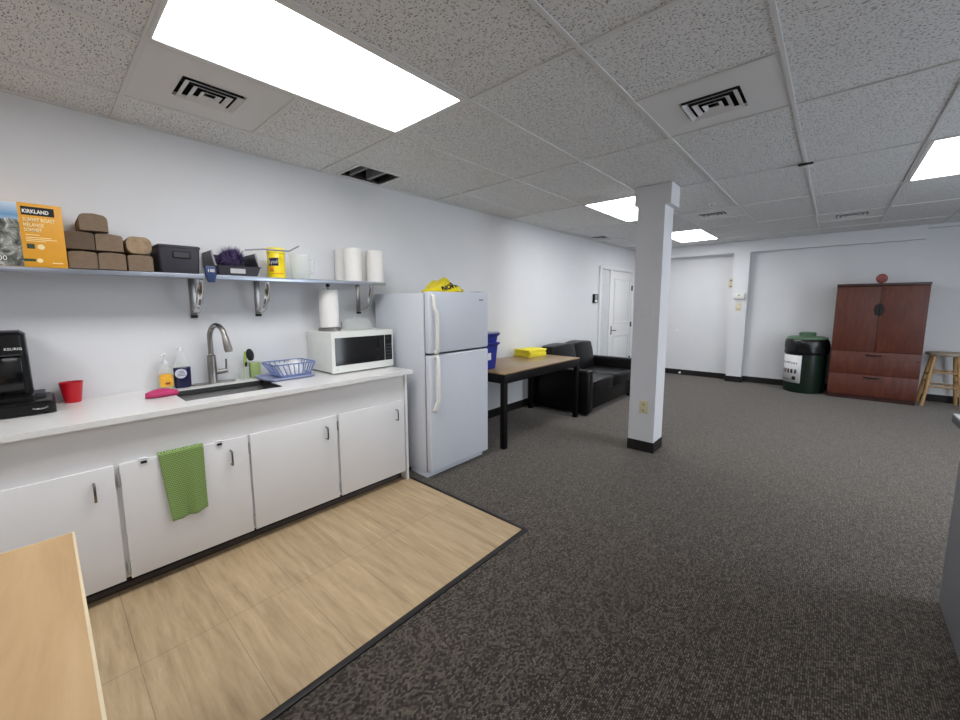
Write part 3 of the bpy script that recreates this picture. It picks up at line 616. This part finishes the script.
# fridge
t = thing('refrigerator', 'white top-freezer refrigerator at the end of the countertop', 'refrigerator', (.06, 2.03, 0))
FW = .707
MB().box(0, .645, 0, FW, .03, 1.495, .006).build('body', FRIDGE, t)
MB().box(.645, .655, .01, FW - .01, .05, 1.485).build('gasket', FGASK, t)
for nm, z0, z1 in (('freezer_door', 1.022, 1.503), ('fridge_door', .055, 1.006)):
    dr = MB().box(.655, .712, .0, FW, z0, z1, .012, 3).build(nm, FRIDGE, t)
    if nm == 'freezer_door':
        hp = [(0.711, .034, z1 - .03), (0.731, .034, z1 - .04), (0.735, .034, z1 - .1), (0.735, .036, z1 - .13), (0.747, .054, z1 - .165), (0.749, .056, z1 - .2), (0.749, .056, z0 + .03), (0.737, .056, z0 + .008), (0.711, .056, z0 + .012)]
    else:
        hp = [(0.711, .056, z1 - .012), (0.737, .056, z1 - .008), (0.749, .056, z1 - .03), (0.749, .056, z1 - .34), (0.747, .054, z1 - .37), (0.735, .038, z1 - .40), (0.735, .034, z1 - .43), (0.711, .034, z1 - .44)]
    MB().tube(hp, .016, 12).build('handle', CREAM, dr)
    if nm == 'freezer_door': MB().prism(rrect(FW - .125, FW - .07, z1 - .072, z1 - .058, .005), 'X', .712, .714).build('badge', LGREY, dr)
MB().box(.45, .655, .002, FW - .02, .0, .029, .003).box(.646, .66, .002, FW - .02, .029, .045, .002).build('kick_grille', FRIDGE, t)
MB().box(.58, .70, FW - .10, FW - .02, 1.5035, 1.515, .004).build('hinge_cover', FRIDGE, t)
for x in (.06, .42):
    for y in (.06, FW - .06): MB().cyl((x, y, 0), .02, .03, 12).build('foot', BLACKM, t)

# crumpled yellow bag on the fridge
t = thing('plastic_bag', 'crumpled yellow plastic bag with black lettering on top of the refrigerator', 'bag', (.56, 2.39, 1.505))
g = bmesh.new(); bmesh.ops.create_icosphere(g, subdivisions=4, radius=1)
from mathutils import noise as NZ
for v in g.verts:
    p = v.co.copy(); n_ = NZ.noise(p * 2.1 + Vector((3, 1, 7))) * .25 + NZ.noise(p * 5.3) * .12
    peak = math.exp(-((p.y + .15) ** 2) * 5)
    z = max(-.0, p.z) * (.035 + .075 * peak) * (1 + 1.2 * n_)
    v.co = Vector((p.x * .15 * (1 + n_), p.y * .21 * (1 + .6 * n_), z + .002))
b = MB(); b.merge(g)
from mathutils.bvhtree import BVHTree
bv = BVHTree.FromBMesh(b.bm); b.build('film', YELLOWB, t, angle=60)
lt = text('lettering', 'NOFR', .058, (0, 0, 0), (1, 0, 0), (0, 1, 0), PRINTB, t, depth=.0, bold=.0035)
bmx = bmesh.new(); bmx.from_mesh(lt.data); bmesh.ops.triangulate(bmx, faces=bmx.faces[:]); bmesh.ops.subdivide_edges(bmx, edges=bmx.edges[:], cuts=2, use_grid_fill=True)
for v in bmx.verts:
    y, z = -.115 + v.co.x * .95 - .2 * v.co.y, .006 + v.co.y * .85 + .28 * v.co.x
    hit = bv.ray_cast(Vector((.5, y, z)), Vector((-1, 0, 0)))[0]
    v.co = Vector(((hit.x if hit else 0) + .002, y, z)) if hit else Vector((.03, y, max(.0, min(z, .08))))
bmx.to_mesh(lt.data); bmx.free()

# wall shelf
SZ = 1.588
t = thing('wall_shelf', 'long steel wall shelf on brackets above the sink', 'shelf', (0, 0, SZ))
b = MB(); b.box(0, .288, -.37, 1.985, -.004, 0); b.box(.288, .291, -.37, 1.985, -.027, 0, .001); b.box(.0, .003, -.37, 1.985, 0, .0); b.build('board', mat('shelf_steel', (168, 174, 186), 0.28, metal=.85, var=.05, scale=20), t)
for y in (-.3, .69, 1.08, 1.90):
    br = MB().box(0, .006, y - .018, y + .018, -.245, -.004, .001).box(.006, .26, y - .018, y + .018, -.009, -.004, .001).build('bracket', STEEL, t)
    cur = []
    for k in range(15):
        a = k / 14; cur.append((.205 * math.cos(PI / 2 * a) ** .75 + .006, -.010 - .222 * math.sin(PI / 2 * a) ** 1.15))
    b = MB()
    for (x0, z0), (x1, z1) in zip(cur, cur[1:]): b.quad((x0, y - .018, z0), (x0, y + .018, z0), (x1, y + .018, z1), (x1, y - .018, z1))
    bmesh.ops.remove_doubles(b.bm, verts=b.bm.verts, dist=1e-5); b.build('web', CHROME, br, solid=.003)
    MB().box(0, .012, y - .02, y + .02, -.262, -.245, .003).build('end_cap', BLACKM, br)

# coffee carton
t = thing('coffee_carton', 'orange coffee pod carton with mountain picture on the shelf', 'box', (.14, -.09, SZ))
MB().box(-.13, .147, -.17, .216, 0, .290, .002).build('carton', ORANGE, t)
MB().box(.147, .1476, -.17, .074, .002, .288).build('picture', MOUNT, t)
MB().box(.147, .1478, .084, .190, .236, .274).build('brand_band', PRINTB, t)
text('lettering', 'KIRKLAND', .023, (.148, .0875, .2455), (0, 1, 0), (0, 0, 1), PRINTW, t, sx=.76, bold=.0007)
b0 = mat('cream_print', (248, 226, 170), 0.5)
for k, s_ in enumerate(('SUMMIT ROAST', 'MÉLANGE', 'SOMMET')): text('lettering', s_, .023, (.148, .086, .208 - .023 * k), (0, 1, 0), (0, 0, 1), b0, t, sx=.64, bold=.0005)
b = MB()
for z_, l_ in ((.146, .05), (.134, .09), (.126, .11), (.118, .07)): b.box(.147, .1476, .089, .089 + l_ * .9, z_, z_ + .003)
b.build('small_print', b0, t)
MB().box(.147, .1477, .089, .114, .084, .106).build('icon', mat('dark_green_print', (50, 66, 50), .5), t)
disc_on(t, .134, .094, .012, .1478, b0, 'icon')
MB().box(.147, .1477, .074, .112, .026, .038).build('icon', mat('dark_green_print', (50, 66, 50), .5), t); disc_on(t, .125, .031, .01, .1478, b0, 'icon')
text('lettering', '00', .03, (.1485, -.005, .026), (0, 1, 0), (0, 0, 1), PRINTW, t)
MB().box(.147, .1477, .165, .20, .02, .024).build('small_print', b0, t)

# brown folded paper towel packs
t0 = None
packs = [(.183, 0, 'at the bottom of the pile beside the orange carton'), (.293, 0, 'at the bottom middle of the pile'), (.408, 0, 'at the bottom of the pile beside the dark bin'),
         (.178, .0945, 'darker, in the middle layer touching the carton'), (.288, .0945, 'in the middle layer, centre of the pile'), (.408, .0945, 'with rounded pale end, in the middle layer beside the bin'), (.236, .189, 'alone on the very top of the pile')]
BP2 = mat('dark_kraft_paper', (98, 82, 68), 0.9, var=.14, scale=40, bump=.3, stretch=(1, 1, 6)); BP3 = mat('pale_kraft_paper', (150, 128, 102), 0.9, var=.16, scale=40, bump=.3)
for k, (y, z, lb) in enumerate(packs):
    t = thing('paper_towel_pack', 'brown folded paper towel pack ' + lb, 'paper towels', (.15, y, SZ + z), 0, 'brown paper towel packs piled on the shelf')
    w_ = .0545; hh = .092
    r_ = .026 if k in (5, 6) else .012
    top = [(-w_, .004), (w_, .004), (w_, hh - r_ - .006)] + [(w_ - r_ + r_ * math.cos(a), hh - r_ - .004 + r_ * math.sin(a)) for a in [PI / 2 * q / 5 for q in range(1, 6)]] + [(0, hh)] + [(-w_ + r_ - r_ * math.sin(a), hh - r_ - .004 + r_ * math.cos(a)) for a in [PI / 2 * q / 5 for q in range(0, 5)]] + [(-w_, hh - r_ - .006)]
    if k == 5: top = rrect(-w_, w_, .001, hh, .034, 6)
    b = MB(); dx = random.uniform(-.006, .004)
    b.loft([[(x, yy * s_, zz if s_ == 1 else .044 + (zz - .044) * s_) for yy, zz in top] for x, s_ in ((-.11, .96), (-.105, 1), (.118 + dx, 1), (.124 + dx, .95))])
    b.build('towels', BP2 if k in (3,) else BP3 if k == 5 else BROWNPAPER, t)
    MB().box(-.05, -.02, -w_ - .0008, w_ + .0008, .003, hh - r_ - .006).build('paper_band', BP2, t)

# dark bin with label holder
t = thing('storage_bin', 'closed dark grey plastic bin with label recess on the shelf by the paper packs', 'bin', (.165, .583, SZ))
rb = lambda s_, z, r=.015: [(x, y, z) for x, y in rrect(-.12 * s_, .12 * s_, -.094 * s_, .094 * s_, r)]
MB().loft([rb(.95, 0), rb(.97, .005), rb(1.05, .142)]).build('tub', GREYP, t)
MB().loft([rb(1.06, .1425), rb(1.09, .144), rb(1.09, .152), rb(1.05, .157)]).build('lid', GREYP, t)
b = MB(); b.prism(rrect(-.035, .05, .085, .125, .006), 'X', .118, .1265); hb = b.build('label_frame', BLACKP, t); MB().prism(rrect(-.029, .044, .09, .12, .004), 'X', .1265, .1275).build('label_insert', GREYP, hb)
# open dark tray bin
t = thing('shelf_tray', 'open dark grey plastic tray with white label on the shelf', 'tray', (.16, .892, SZ))
b = MB(); rt = lambda x0, x1, y0, y1, z: [(x, y, z) for x, y in rrect(x0, x1, y0, y1, .012, 3)]
b.loft([rt(-.11, .115, -.12, .105, 0), rt(-.115, .125, -.128, .125, .06), rt(-.11, .12, -.123, .12, .06), rt(-.105, .11, -.115, .10, .006)], cap=False)
bmesh.ops.holes_fill(b.bm, edges=[e_ for e_ in b.bm.edges if e_.is_boundary]); b.build('tub', GREYP, t)
for s_, y in ((-1, -.128), (1, .125)):
    b = MB(); b.prism([(-.15, .06), (.09, .06), (.03, .155), (-.15, .155)], 'Y', y - .004, y + .004); b.build('side_wing', GREYP, t)
    MB().tube([(.115, y, .06), (.09, y, .068), (.03, y, .155)], .006, 8).build('rail', LGREY, t)
MB().box(-.152, -.147, -.128, .125, .06, .15).build('back_panel', GREYP, t)
MB().prism(rrect(-.055, .03, .016, .045, .003), 'X', .112, .1225).build('label', mat('silver_label', (176, 176, 178), .35), t)
# duster with wand
t = thing('feather_duster', 'purple fluffy duster with a thin grey wand lying in the open tray', 'duster', (.17, .87, SZ + .03))
g = bmesh.new(); bmesh.ops.create_icosphere(g, subdivisions=3, radius=1)
for v in g.verts: v.co = Vector((v.co.x * .045, v.co.y * .07, .08 + v.co.z * .05)) * 1.0
b = MB(); b.merge(g); b.build('core', PURPLE, t)
b = MB(); rnd = random.Random(3)
for k in range(1500):
    a, zc_ = rnd.uniform(0, 2 * PI), rnd.uniform(-.4, 1); q = math.sqrt(max(0, 1 - zc_ * zc_)); n_ = Vector((q * math.cos(a), q * math.sin(a), zc_))
    p = Vector((n_.x * .044, n_.y * .068, .08 + n_.z * .048)); e_ = p + Vector((n_.x, n_.y, n_.z)) * rnd.uniform(.015, .045) + Vector((rnd.uniform(-1, 1), rnd.uniform(-1, 1), rnd.uniform(-1, 1))) * .01
    s_ = n_.cross(Vector((0.3, .5, 1))).normalized() * .0016
    b.quad(p + s_, p - s_, e_ - s_ * .3, e_ + s_ * .3)
fb = b.build('fibres', PURPLE, t, smooth=False); fb['kind'] = 'stuff'
MB().tube([(.1, .06, .135), (.122, .16, .148), (.125, .33, .15), (.05, .43, .20)], .0055, 8, radii=[.005, .005, .0055, .006]).build('wand', mat('grey_wand', (140, 140, 150), .4), t)
# blue packet hanging over the shelf edge
t = thing('blue_packet', 'small blue packet marked 100 hanging over the shelf edge between the dark bins', 'packet', (.30, .725, SZ))
MB().loft([[(x, y, -.045) for x, y in rrect(-.006, .006, -.018, .018, .004)], [(x, y, .0) for x, y in rrect(-.008, .010, -.030, .028, .006)], [(x, y, .036) for x, y in rrect(-.008, .008, -.030, .030, .005)], [(x, y, .05) for x, y in rrect(-.003, .003, -.024, .024, .002)]]).build('pouch', BLUEC, t)
text('lettering', '100', .026, (.0112, -.021, .014), (0, 1, 0), (0, 0, 1), PRINTW, t)
# wipes canister
t = thing('wipes_canister', 'yellow disinfecting wipes canister on the shelf beside the clear jug', 'canister', (.17, 1.16, SZ))
MB().lathe([(.054, 0), (.057, .004), (.057, .165), (.055, .168)]).build('can', YELLOW, t)
MB().lathe([(.058, .168), (.059, .172), (.058, .20), (.052, .208), (.001, .209)]).build('lid', mat('pale_yellow_lid', (232, 216, 70), .4), t)
def arc_patch(t, name, r, a0, a1, z0, z1, m):
    b = MB(); n = 12
    for k in range(n):
        p0, p1 = a0 + (a1 - a0) * k / n, a0 + (a1 - a0) * (k + 1) / n
        b.quad((r * math.cos(p0), r * math.sin(p0), z0), (r * math.cos(p1), r * math.sin(p1), z0), (r * math.cos(p1), r * math.sin(p1), z1), (r * math.cos(p0), r * math.sin(p0), z1))
    bmesh.ops.remove_doubles(b.bm, verts=b.bm.verts, dist=1e-6); return b.build(name, m, t, solid=.0006)
arc_patch(t, 'label_band', .0576, -1.25, -.15, .085, .137, NAVY)
def wrap_text(t, body, size, r, a_start, z, m, sx=1.0):
    o = text('lettering', body, size, (0, 0, 0), (1, 0, 0), (0, 1, 0), m, t, depth=.0004, sx=sx)
    for v in o.data.vertices:
        u, w_, d_ = v.co; a = a_start + u / r; v.co = ((r + d_) * math.cos(a), (r + d_) * math.sin(a), z + w_)
    return o
wrap_text(t, 'Lysol', .034, .0586, -1.2, .100, PRINTW, .8)
arc_patch(t, 'label_print', .0576, -1.2, -.7, .045, .08, mat('orange_print', (232, 140, 40), .5)); arc_patch(t, 'label_print', .0576, -1.0, .3, .03, .036, mat('orange_print', (232, 140, 40), .5))
# clear jug
t = thing('water_jug', 'clear plastic jug with handle between the yellow canister and white rolls', 'jug', (.17, 1.325, SZ))
MB().lathe([(.058, 0), (.06, .004), (.074, .175), (.076, .18), (.072, .178), (.058, .01), (.001, .008)], sx=.9, sy=1).build('vessel', CLEARW, t)
MB().tube([(.0, .066, .15), (.0, .105, .15), (.0, .112, .13), (.0, .104, .06), (.0, .064, .05)], .007, 8).build('handle', CLEARW, t)
for k, (x, y, lb) in enumerate(((.215, 1.73, 'front one beside the clear jug'), (.215, 1.935, 'front one at the shelf end'), (.072, 1.735, 'back one nearer the jug'), (.072, 1.905, 'back one behind the end roll'))):
    roll('paper_towel_roll', 'white paper towel roll standing on the shelf, ' + lb, (x, y, SZ), .069, .255, 'white paper towel rolls on the shelf')

# towel and over-door hooks
b = MB(); nx, nz = 22, 34; V = []
for i in range(nx + 1):
    row = []
    for j in range(nz + 1):
        u, w_ = i / nx, j / nz
        yl, yr = .345 + .03 * w_ ** 1.2, .537 - .004 * w_
        zb = .312 + .018 * u - .008 * math.sin(PI * u)
        y = yl + (yr - yl) * u; z = .6685 - (.6685 - zb) * w_
        x = .628 + .010 * math.sin(u * 9 + 1.1) * w_ + .006 * math.sin(u * 17 + w_ * 3) * w_ + .012 * w_
        row.append(b.bm.verts.new((max(x, .6265), y, z)))
    V.append(row)
for i in range(nx):
    for j in range(nz): b.bm.faces.new((V[i][j], V[i + 1][j], V[i + 1][j + 1], V[i][j + 1]))
for i in range(nx):   # over the top edge of the door
    a, c = V[i][0], V[i + 1][0]
    e0 = b.bm.verts.new((.600, a.co.y, .671)); e1 = b.bm.verts.new((.600, c.co.y, .671)); b.bm.faces.new((a, c, e1, e0))
bmesh.ops.remove_doubles(b.bm, verts=b.bm.verts, dist=1e-5)
o = b.build('hand_towel', WAFFLE, angle=180, solid=.006); tag(o, 'green waffle weave hand towel hung over the cabinet door below the sink', 'towel')
for y, lb in ((.288, 'nearer the coffee maker'), (.613, 'beside the door pull')):
    t = thing('door_hook', 'small over-door hook on the towel cabinet door, ' + lb, 'hook', (.622, y, .662), 0, 'over-door hooks on the towel door')
    MB().box(.001, .003, -.014, .014, -.018, .004).box(-.02, .003, -.014, .014, .001, .004).build('strap', WHITEPL, t); MB().box(.003, .008, -.012, .012, -.018, -.006, .001).build('pad', BLACKM, t)

# ================================================================== TABLE, BINS, YELLOW STACK, SOFA
t = thing('side_table', 'dark framed table with wood laminate top between the fridge and sofa', 'table', (.44, 3.702, 0))
TX, TY, TT = .36, .757, .745
MB().box(-TX, TX, -TY, TY, TT - .012, TT, .002).build('tabletop', TABLEW, t)
b = MB(); b.box(TX - .03, TX, -TY, TY, TT - .10, TT - .0125, .002); b.box(-TX, -TX + .03, -TY, TY, TT - .10, TT - .0125, .002); b.box(-TX + .03, TX - .03, -TY, -TY + .03, TT - .10, TT - .0125, .002); b.box(-TX + .03, TX - .03, TY - .03, TY, TT - .10, TT - .0125, .002); b.build('apron', DARKW, t)
for sx_ in (-1, 1):
    for sy_ in (-1, 1): 
        cx_, cy_ = sx_ * (TX - .028), sy_ * (TY - .028); MB().box(cx_ - .026, cx_ + .026, cy_ - .026, cy_ + .026, 0, TT - .10, .002).build('leg', DARKW, t)
for k, (z, lb) in enumerate(((0, 'lower blue recycling box standing on the table by the fridge'), (.205, 'upper blue recycling box nested on another beside the fridge'))):
    t = thing('recycling_box', lb, 'box', (.355, 3.065 , TT + z), 0, 'blue recycling boxes')
    rq = lambda s_, z: [(x, y, z) for x, y in rrect(-.19 * s_, .19 * s_, -.11 * s_, .11 * s_, .02, 3)]
    b = MB(); hh = .27 if k == 0 else .16
    b.loft([rq(.88, 0), rq(1, hh - .02), rq(1.0, hh), rq(.97, hh), rq(.86, .006)], cap=False); bmesh.ops.holes_fill(b.bm, edges=[e_ for e_ in b.bm.edges if e_.is_boundary]); b.build('tub', BINBLUE, t)
    b = MB(); b.loft([rq(1.0, hh - .03), rq(1.10, hh - .012), rq(1.10, hh), rq(1.0, hh)], cap=False); b.build('rim', BINBLUE, t, solid=.003)
    if k == 0: MB().box(.186, .190, -.06, -.01, .10, .17, .001).build('label', WHITEPL, t)
    else: MB().loft([rq(1.08, hh + .001), rq(1.08, hh + .012)]).build('lid', mat('grey_lid', (150, 156, 170), .4), t)
# yellow stack: sheaves of folded sheets
t = None
for k in range(4):
    o = MB().box(-.125, .125, -.17, .17, .0, .0215, .003).build('yellow_folder', YELLOWP); o.location = (.225 + .006 * (k % 2), 4.23, TT + .0225 * k); o.rotation_euler = (0, 0, math.radians(-6 + 3 * (k % 3)))
    tag(o, 'yellow folder in the low stack on the table by the sofa, ' + ('bottom of the stack', 'second from the bottom', 'second from the top', 'top of the stack')[k], 'folder', 'yellow folders stacked on the table')

t = thing('loveseat', 'black leather two seat sofa against the wall beyond the table', 'sofa', (.06, 4.50, 0))
SW, SD = 1.58, .845
MB().box(.03, SD - .03, .12, SW - .12, .06, .28, .02, 2).build('base', LEATHER, t)
for y0, y1 in ((0, .135), (SW - .135, SW)): MB().box(.0, SD, y0, y1, .03, .578, .03, 4).build('arm', LEATHER, t)
MB().box(.0, .20, .135, SW - .135, .05, .70, .04, 4).build('back', LEATHER, t)
mid = SW / 2
def cushion(b, x0, x1, y0, y1, z0, z1, r, tilt=0, puff=.02, seed=0):
    t_ = bmesh.new(); bmesh.ops.create_cube(t_, size=1); bmesh.ops.bevel(t_, geom=t_.edges[:], offset=.07, segments=2, affect='EDGES', profile=.6); bmesh.ops.subdivide_edges(t_, edges=t_.edges[:], cuts=2, use_grid_fill=True)
    for v in t_.verts:
        p = v.co; bulge = (1 - (2 * p.y) ** 2) ; n_ = NZ.noise(Vector((p.x * 3 + seed, p.y * 4, p.z * 4)))
        co = Vector(((x0 + x1) / 2 + p.x * (x1 - x0), (y0 + y1) / 2 + p.y * (y1 - y0), (z0 + z1) / 2 + p.z * (z1 - z0)))
        co += Vector((p.x * 2 * puff * max(0, bulge) * .5, 0, p.z * 2 * puff * max(0, bulge) * .6)) + Vector((n_, 0, n_)) * .008
        co.x += tilt * (co.z - z0); v.co = co
    return b.merge(t_)
for k, (y0, y1) in enumerate(((.14, mid - .004), (mid + .004, SW - .14))):
    b = MB(); cushion(b, .19, SD - .01, y0, y1, .27, .425, .03, 0, .02, k); b.build('seat_cushion', LEATHER, t, angle=180)
    b = MB(); cushion(b, .13, .31, y0 + (.0 if k else .03), y1 - (.0 if k == 0 else .10), .41, .82, .05, -.2, .03, 5 + k); b.build('back_cushion', LEATHER, t, angle=180)
for x in (.07, SD - .07):
    for y in (.06, SW - .06): MB().box(x - .025, x + .025, y - .025, y + .025, 0, .05).build('foot', BLACKM, t)

# ================================================================== WALL DEVICES
def plate(name, label, cat, loc, rz, w, h, d, m, extra=None):
    t = thing(name, label, cat, loc, rz); MB().box(-w / 2, w / 2, -d, 0, -h / 2, h / 2, .003).build('plate', m, t)
    if extra: extra(t, d)
    return t
def outlet_holes(t, d):
    for z in (-.028, .028):
        s_ = MB().box(-.019, .019, -d - .002, -d, z - .018, z + .018, .003).build('socket', IVORY, t)
        MB().box(-.009, -.006, -d - .0025, -d - .0019, z - .008, z + .01).box(.006, .009, -d - .0025, -d - .0019, z - .008, z + .01).cyl((0, -d - .0025, z - .013), .003, .001, 8, 'Y').build('slot', BLACKM, s_)
plate('wall_outlet', 'ivory double power outlet low on the white column', 'outlet', (1.797, 3.795, .43), 0, .078, .122, .006, IVORY, outlet_holes)
plate('blank_plate', 'white painted cover plate halfway up the white column', 'cover plate', (1.77, 3.795, 1.335), 0, .10, .115, .005, mat('column_paint', (218, 219, 222)))
plate('door_keypad', 'small dark keypad on the wall next to the entry door', 'keypad', (0, 6.52, 1.485), PI / 2, .16, .15, .03, BLACKP, lambda t, d: (MB().box(-.045, .045, -d - .002, -d, -.01, .06, .002).build('screen', LGREY, t), MB().box(-.045, .045, -d - .002, -d, -.062, -.02, .002).build('keys', WHITEPL, t)))
plate('thermostat', 'small ivory thermostat high beside the back wall pilaster', 'thermostat', (1.655, 8.5, 1.75), 0, .075, .16, .025, IVORY, lambda t, d: (MB().box(-.02, .02, -d - .002, -d, -.07, -.05).build('dial', PRINTG, t), MB().box(-.022, .022, -d - .002, -d, .03, .055).build('window', PRINTG, t)))
plate('motion_alarm', 'ivory alarm box on the pilaster above the light switch', 'alarm', (1.82, 8.3, 1.515), 0, .16, .095, .05, CREAM, lambda t, d: MB().cyl((0, -d - .003, .01), .012, .003, 12, 'Y').build('lamp', PRINTG, t))
plate('light_switch', 'ivory double light switch on the pilaster below the alarm box', 'light switch', (1.815, 8.3, 1.325), 0, .08, .13, .008, IVORY, lambda t, d: (MB().box(-.022, -.006, -d - .008, -d, -.02, .02, .002).build('toggle', CREAM, t), MB().box(.006, .022, -d - .008, -d, -.02, .02, .002).build('toggle', CREAM, t)))
t = thing('wall_peg', 'small round white peg on the back wall just past the column', 'peg', (.81, 8.5, .865))
MB().cyl((0, -.008, 0), .03, .008, 20, 'Y').build('rose', WHITEPL, t); MB().cyl((0, -.05, 0), .012, .045, 12, 'Y').cyl((0, -.065, 0), .026, .02, 20, 'Y').build('knob', WHITEPL, t)
t = thing('door_stop', 'tiny white door stop at the baseboard of the back wall', 'door stop', (.9, 8.488, .04))
MB().cyl((0, -.012, 0), .02, .012, 14, 'Y').build('base', WHITEPL, t); MB().cyl((0, -.06, 0), .012, .05, 14, 'Y').build('bumper', WHITEPL, t)

# ================================================================== DRUM, CUPBOARD, STOOL
t = thing('waste_drum', 'dark green waste drum with black bag and white sign beside the cupboard', 'trash can', (2.775, 8.135, 0))
MB().lathe([(.232, 0), (.245, .012), (.250, .10), (.256, .56), (.258, .80)], seg=56).build('drum', DRUM, t)
MB().lathe([(.262, .60), (.268, .62), (.266, .66), (.270, .71), (.267, .77), (.262, .81), (.24, .84), (.22, .85)], seg=72, mod=lambda a, z: 1 + .012 * math.sin(9 * a + 20 * z) + .008 * math.sin(23 * a + z * 40)).build('bin_liner', BAGK, t, angle=80)
ld = MB().lathe([(.25, .835), (.245, .855), (.20, .872), (.12, .88), (.001, .88)], seg=48).build('lid', LIDG, t)
MB().lathe([(.10, .879), (.105, .925), (.09, .938), (.001, .938)], seg=32).build('lid_cap', LIDG, ld)
A0, A1 = math.radians(-168), math.radians(-97)
sg = arc_patch(t, 'sign', .2615, A0, A1, .155, .585, WHITEPL)
def wrapz(body, size, a, z, m=PRINTB, sx=1): 
    o = wrap_text(t, body, size, .2622, a, z, m, sx); o.parent = sg; return o
wrapz('Waste', .06, math.radians(-142), .445)
wrapz('Organic', .042, math.radians(-164), .452)
wrapz('Food scraps', .028, math.radians(-160), .20)
for k, c_ in enumerate(((90, 40, 40), (110, 60, 50), (60, 60, 90), (40, 30, 30), (80, 80, 80))):
    a = math.radians(-162 + 11.5 * k); o = arc_patch(t, 'pictogram', .2622, a, a + math.radians(7.5), .30, .365, mat('pictogram_%d' % k, c_, .5)); o.parent = sg
o = arc_patch(t, 'pictogram', .2622, math.radians(-121), math.radians(-110), .20, .255, PRINTB); o.parent = sg

t = thing('storage_cupboard', 'tall cherry wood cupboard with two doors and two drawers at the back wall', 'cupboard', (3.51, 7.9, 0))
HW = .449
MB().box(-HW, HW, .022, .53, .06, 1.62, .002).build('carcass', CHERRYD, t)
MB().box(-HW - .004, HW + .004, -.004, .535, 1.62, 1.655, .002).build('top', CHERRYD, t)
MB().box(-HW + .01, HW - .01, .03, .5, 0, .06).build('plinth', CHERRYD, t)
dl = None
for (x0, x1) in ((-HW + .002, -.002), (.002, HW - .002)): 
    dr = MB().box(x0, x1, 0, .02, .70, 1.612, .002).build('door', CHERRY, t)
    s_ = -1 if x0 < -.1 else 1
    # half of the oval pull plate
    pts_ = [(s_ * .046 * math.cos(a), 1.295 + .085 * math.sin(a)) for a in [-PI / 2 + PI * k / 16 for k in range(17)]]
    pts_ = [(s_ * .003, z) if abs(x) < .003 else (x, z) for x, z in pts_]
    MB().prism(pts_, 'Y', -.014, 0).build('pull', BLACKM, dr)
MB().cyl((.035, -.006, 1.575), .012, .006, 14, 'Y').build('lock', BLACKM, t)
for (z0, z1, hz) in ((.37, .696, .655), (.065, .366, .335)):
    dr = MB().box(-HW + .002, HW - .002, 0, .02, z0, z1, .002).build('drawer', CHERRY, t)
    MB().tube([(-.075, 0, hz), (-.07, -.022, hz), (-.03, -.027, hz - .004), (.03, -.027, hz - .004), (.07, -.022, hz), (.075, 0, hz)], .008, 8).build('handle', BLACKM, dr)
MB().cyl((HW - .03, -.006, .60), .01, .006, 12, 'Y').build('lock', BLACKM, t)
t = thing('foam_ball', 'small reddish wrinkled ball on top of the cherry cupboard', 'ball', (3.505, 7.98, 1.655))
g = bmesh.new(); bmesh.ops.create_icosphere(g, subdivisions=4, radius=1)
for v in g.verts: n_ = abs(NZ.noise(v.co * 4)); v.co = Vector((v.co.x * .06, v.co.y * .06, .066 + v.co.z * .066)) * 1.0 + v.co * (-.012 * n_)
b = MB(); b.merge(g); b.build('ball_body', FOAMR, t, angle=80)

t = thing('bar_stool', 'wooden round seat stool with splayed legs beside the cherry cupboard', 'stool', (4.19, 8.17, 0))
MB().lathe([(.17, .685), (.178, .69), (.18, .71), (.176, .722), (.165, .726), (.001, .722)], seg=48).build('seat', SEATW, t)
ft = {(-1, -1): None, (1, -1): None, (-1, 1): None, (1, 1): None}
for (sx_, sy_) in ft: MB().tube([(sx_ * .175, sy_ * .19, 0), (sx_ * .14, sy_ * .15, .33), (sx_ * .10, sy_ * .10, .69)], .02, 12, radii=[.019, .0225, .018]).build('leg', PINE, t)
def legp(sx_, sy_, z): f_ = z / .69; return (sx_ * (.175 - .075 * f_), sy_ * (.19 - .09 * f_), z)
for z, ax in ((.27, 'x'), (.32, 'y'), (.46, 'x'), (.42, 'y')):
    for s_ in (-1, 1):
        p, q = (legp(-1, s_, z), legp(1, s_, z)) if ax == 'x' else (legp(s_, -1, z), legp(s_, 1, z)); MB().tube([p, q], .011, 10).build('rung', PINE, t)

# ================================================================== NEAR FURNITURE
t = thing('service_counter', 'grey laminate counter with pale top jutting in at the carpet edge', 'counter', (0, 0, 0))
MB().box(3.515, 4.25, .9, 2.745, 0, .862, .003).build('body', GDESK, t)
MB().box(3.482, 4.28, .87, 2.775, .862, .893, .002).build('edge', GDEDGE, t); MB().box(3.484, 4.278, .872, 2.773, .893, .8985).build('top', GDTOP, t)
t = thing('work_table', 'light beech table corner in front of the white cabinet doors', 'table', (2.05, -.47, .005))
MB().box(-.588, .588, -.485, .481, .717, .745, .0).build('tabletop', BEECH, t)
b = MB(); b.box(-.59, -.588, -.487, .487, .717, .7452); b.box(.588, .59, -.487, .487, .717, .7452); b.box(-.588, .588, .481, .487, .717, .7452, .001); b.box(-.588, .588, -.487, -.485, .717, .7452); b.build('edge_band', BEECHE, t)
for sx_ in (-1, 1):
    for sy_ in (-1, 1): MB().cyl((sx_ * .50, sy_ * .38, -.005), .022, .722, 20).build('leg', LGREY, t)
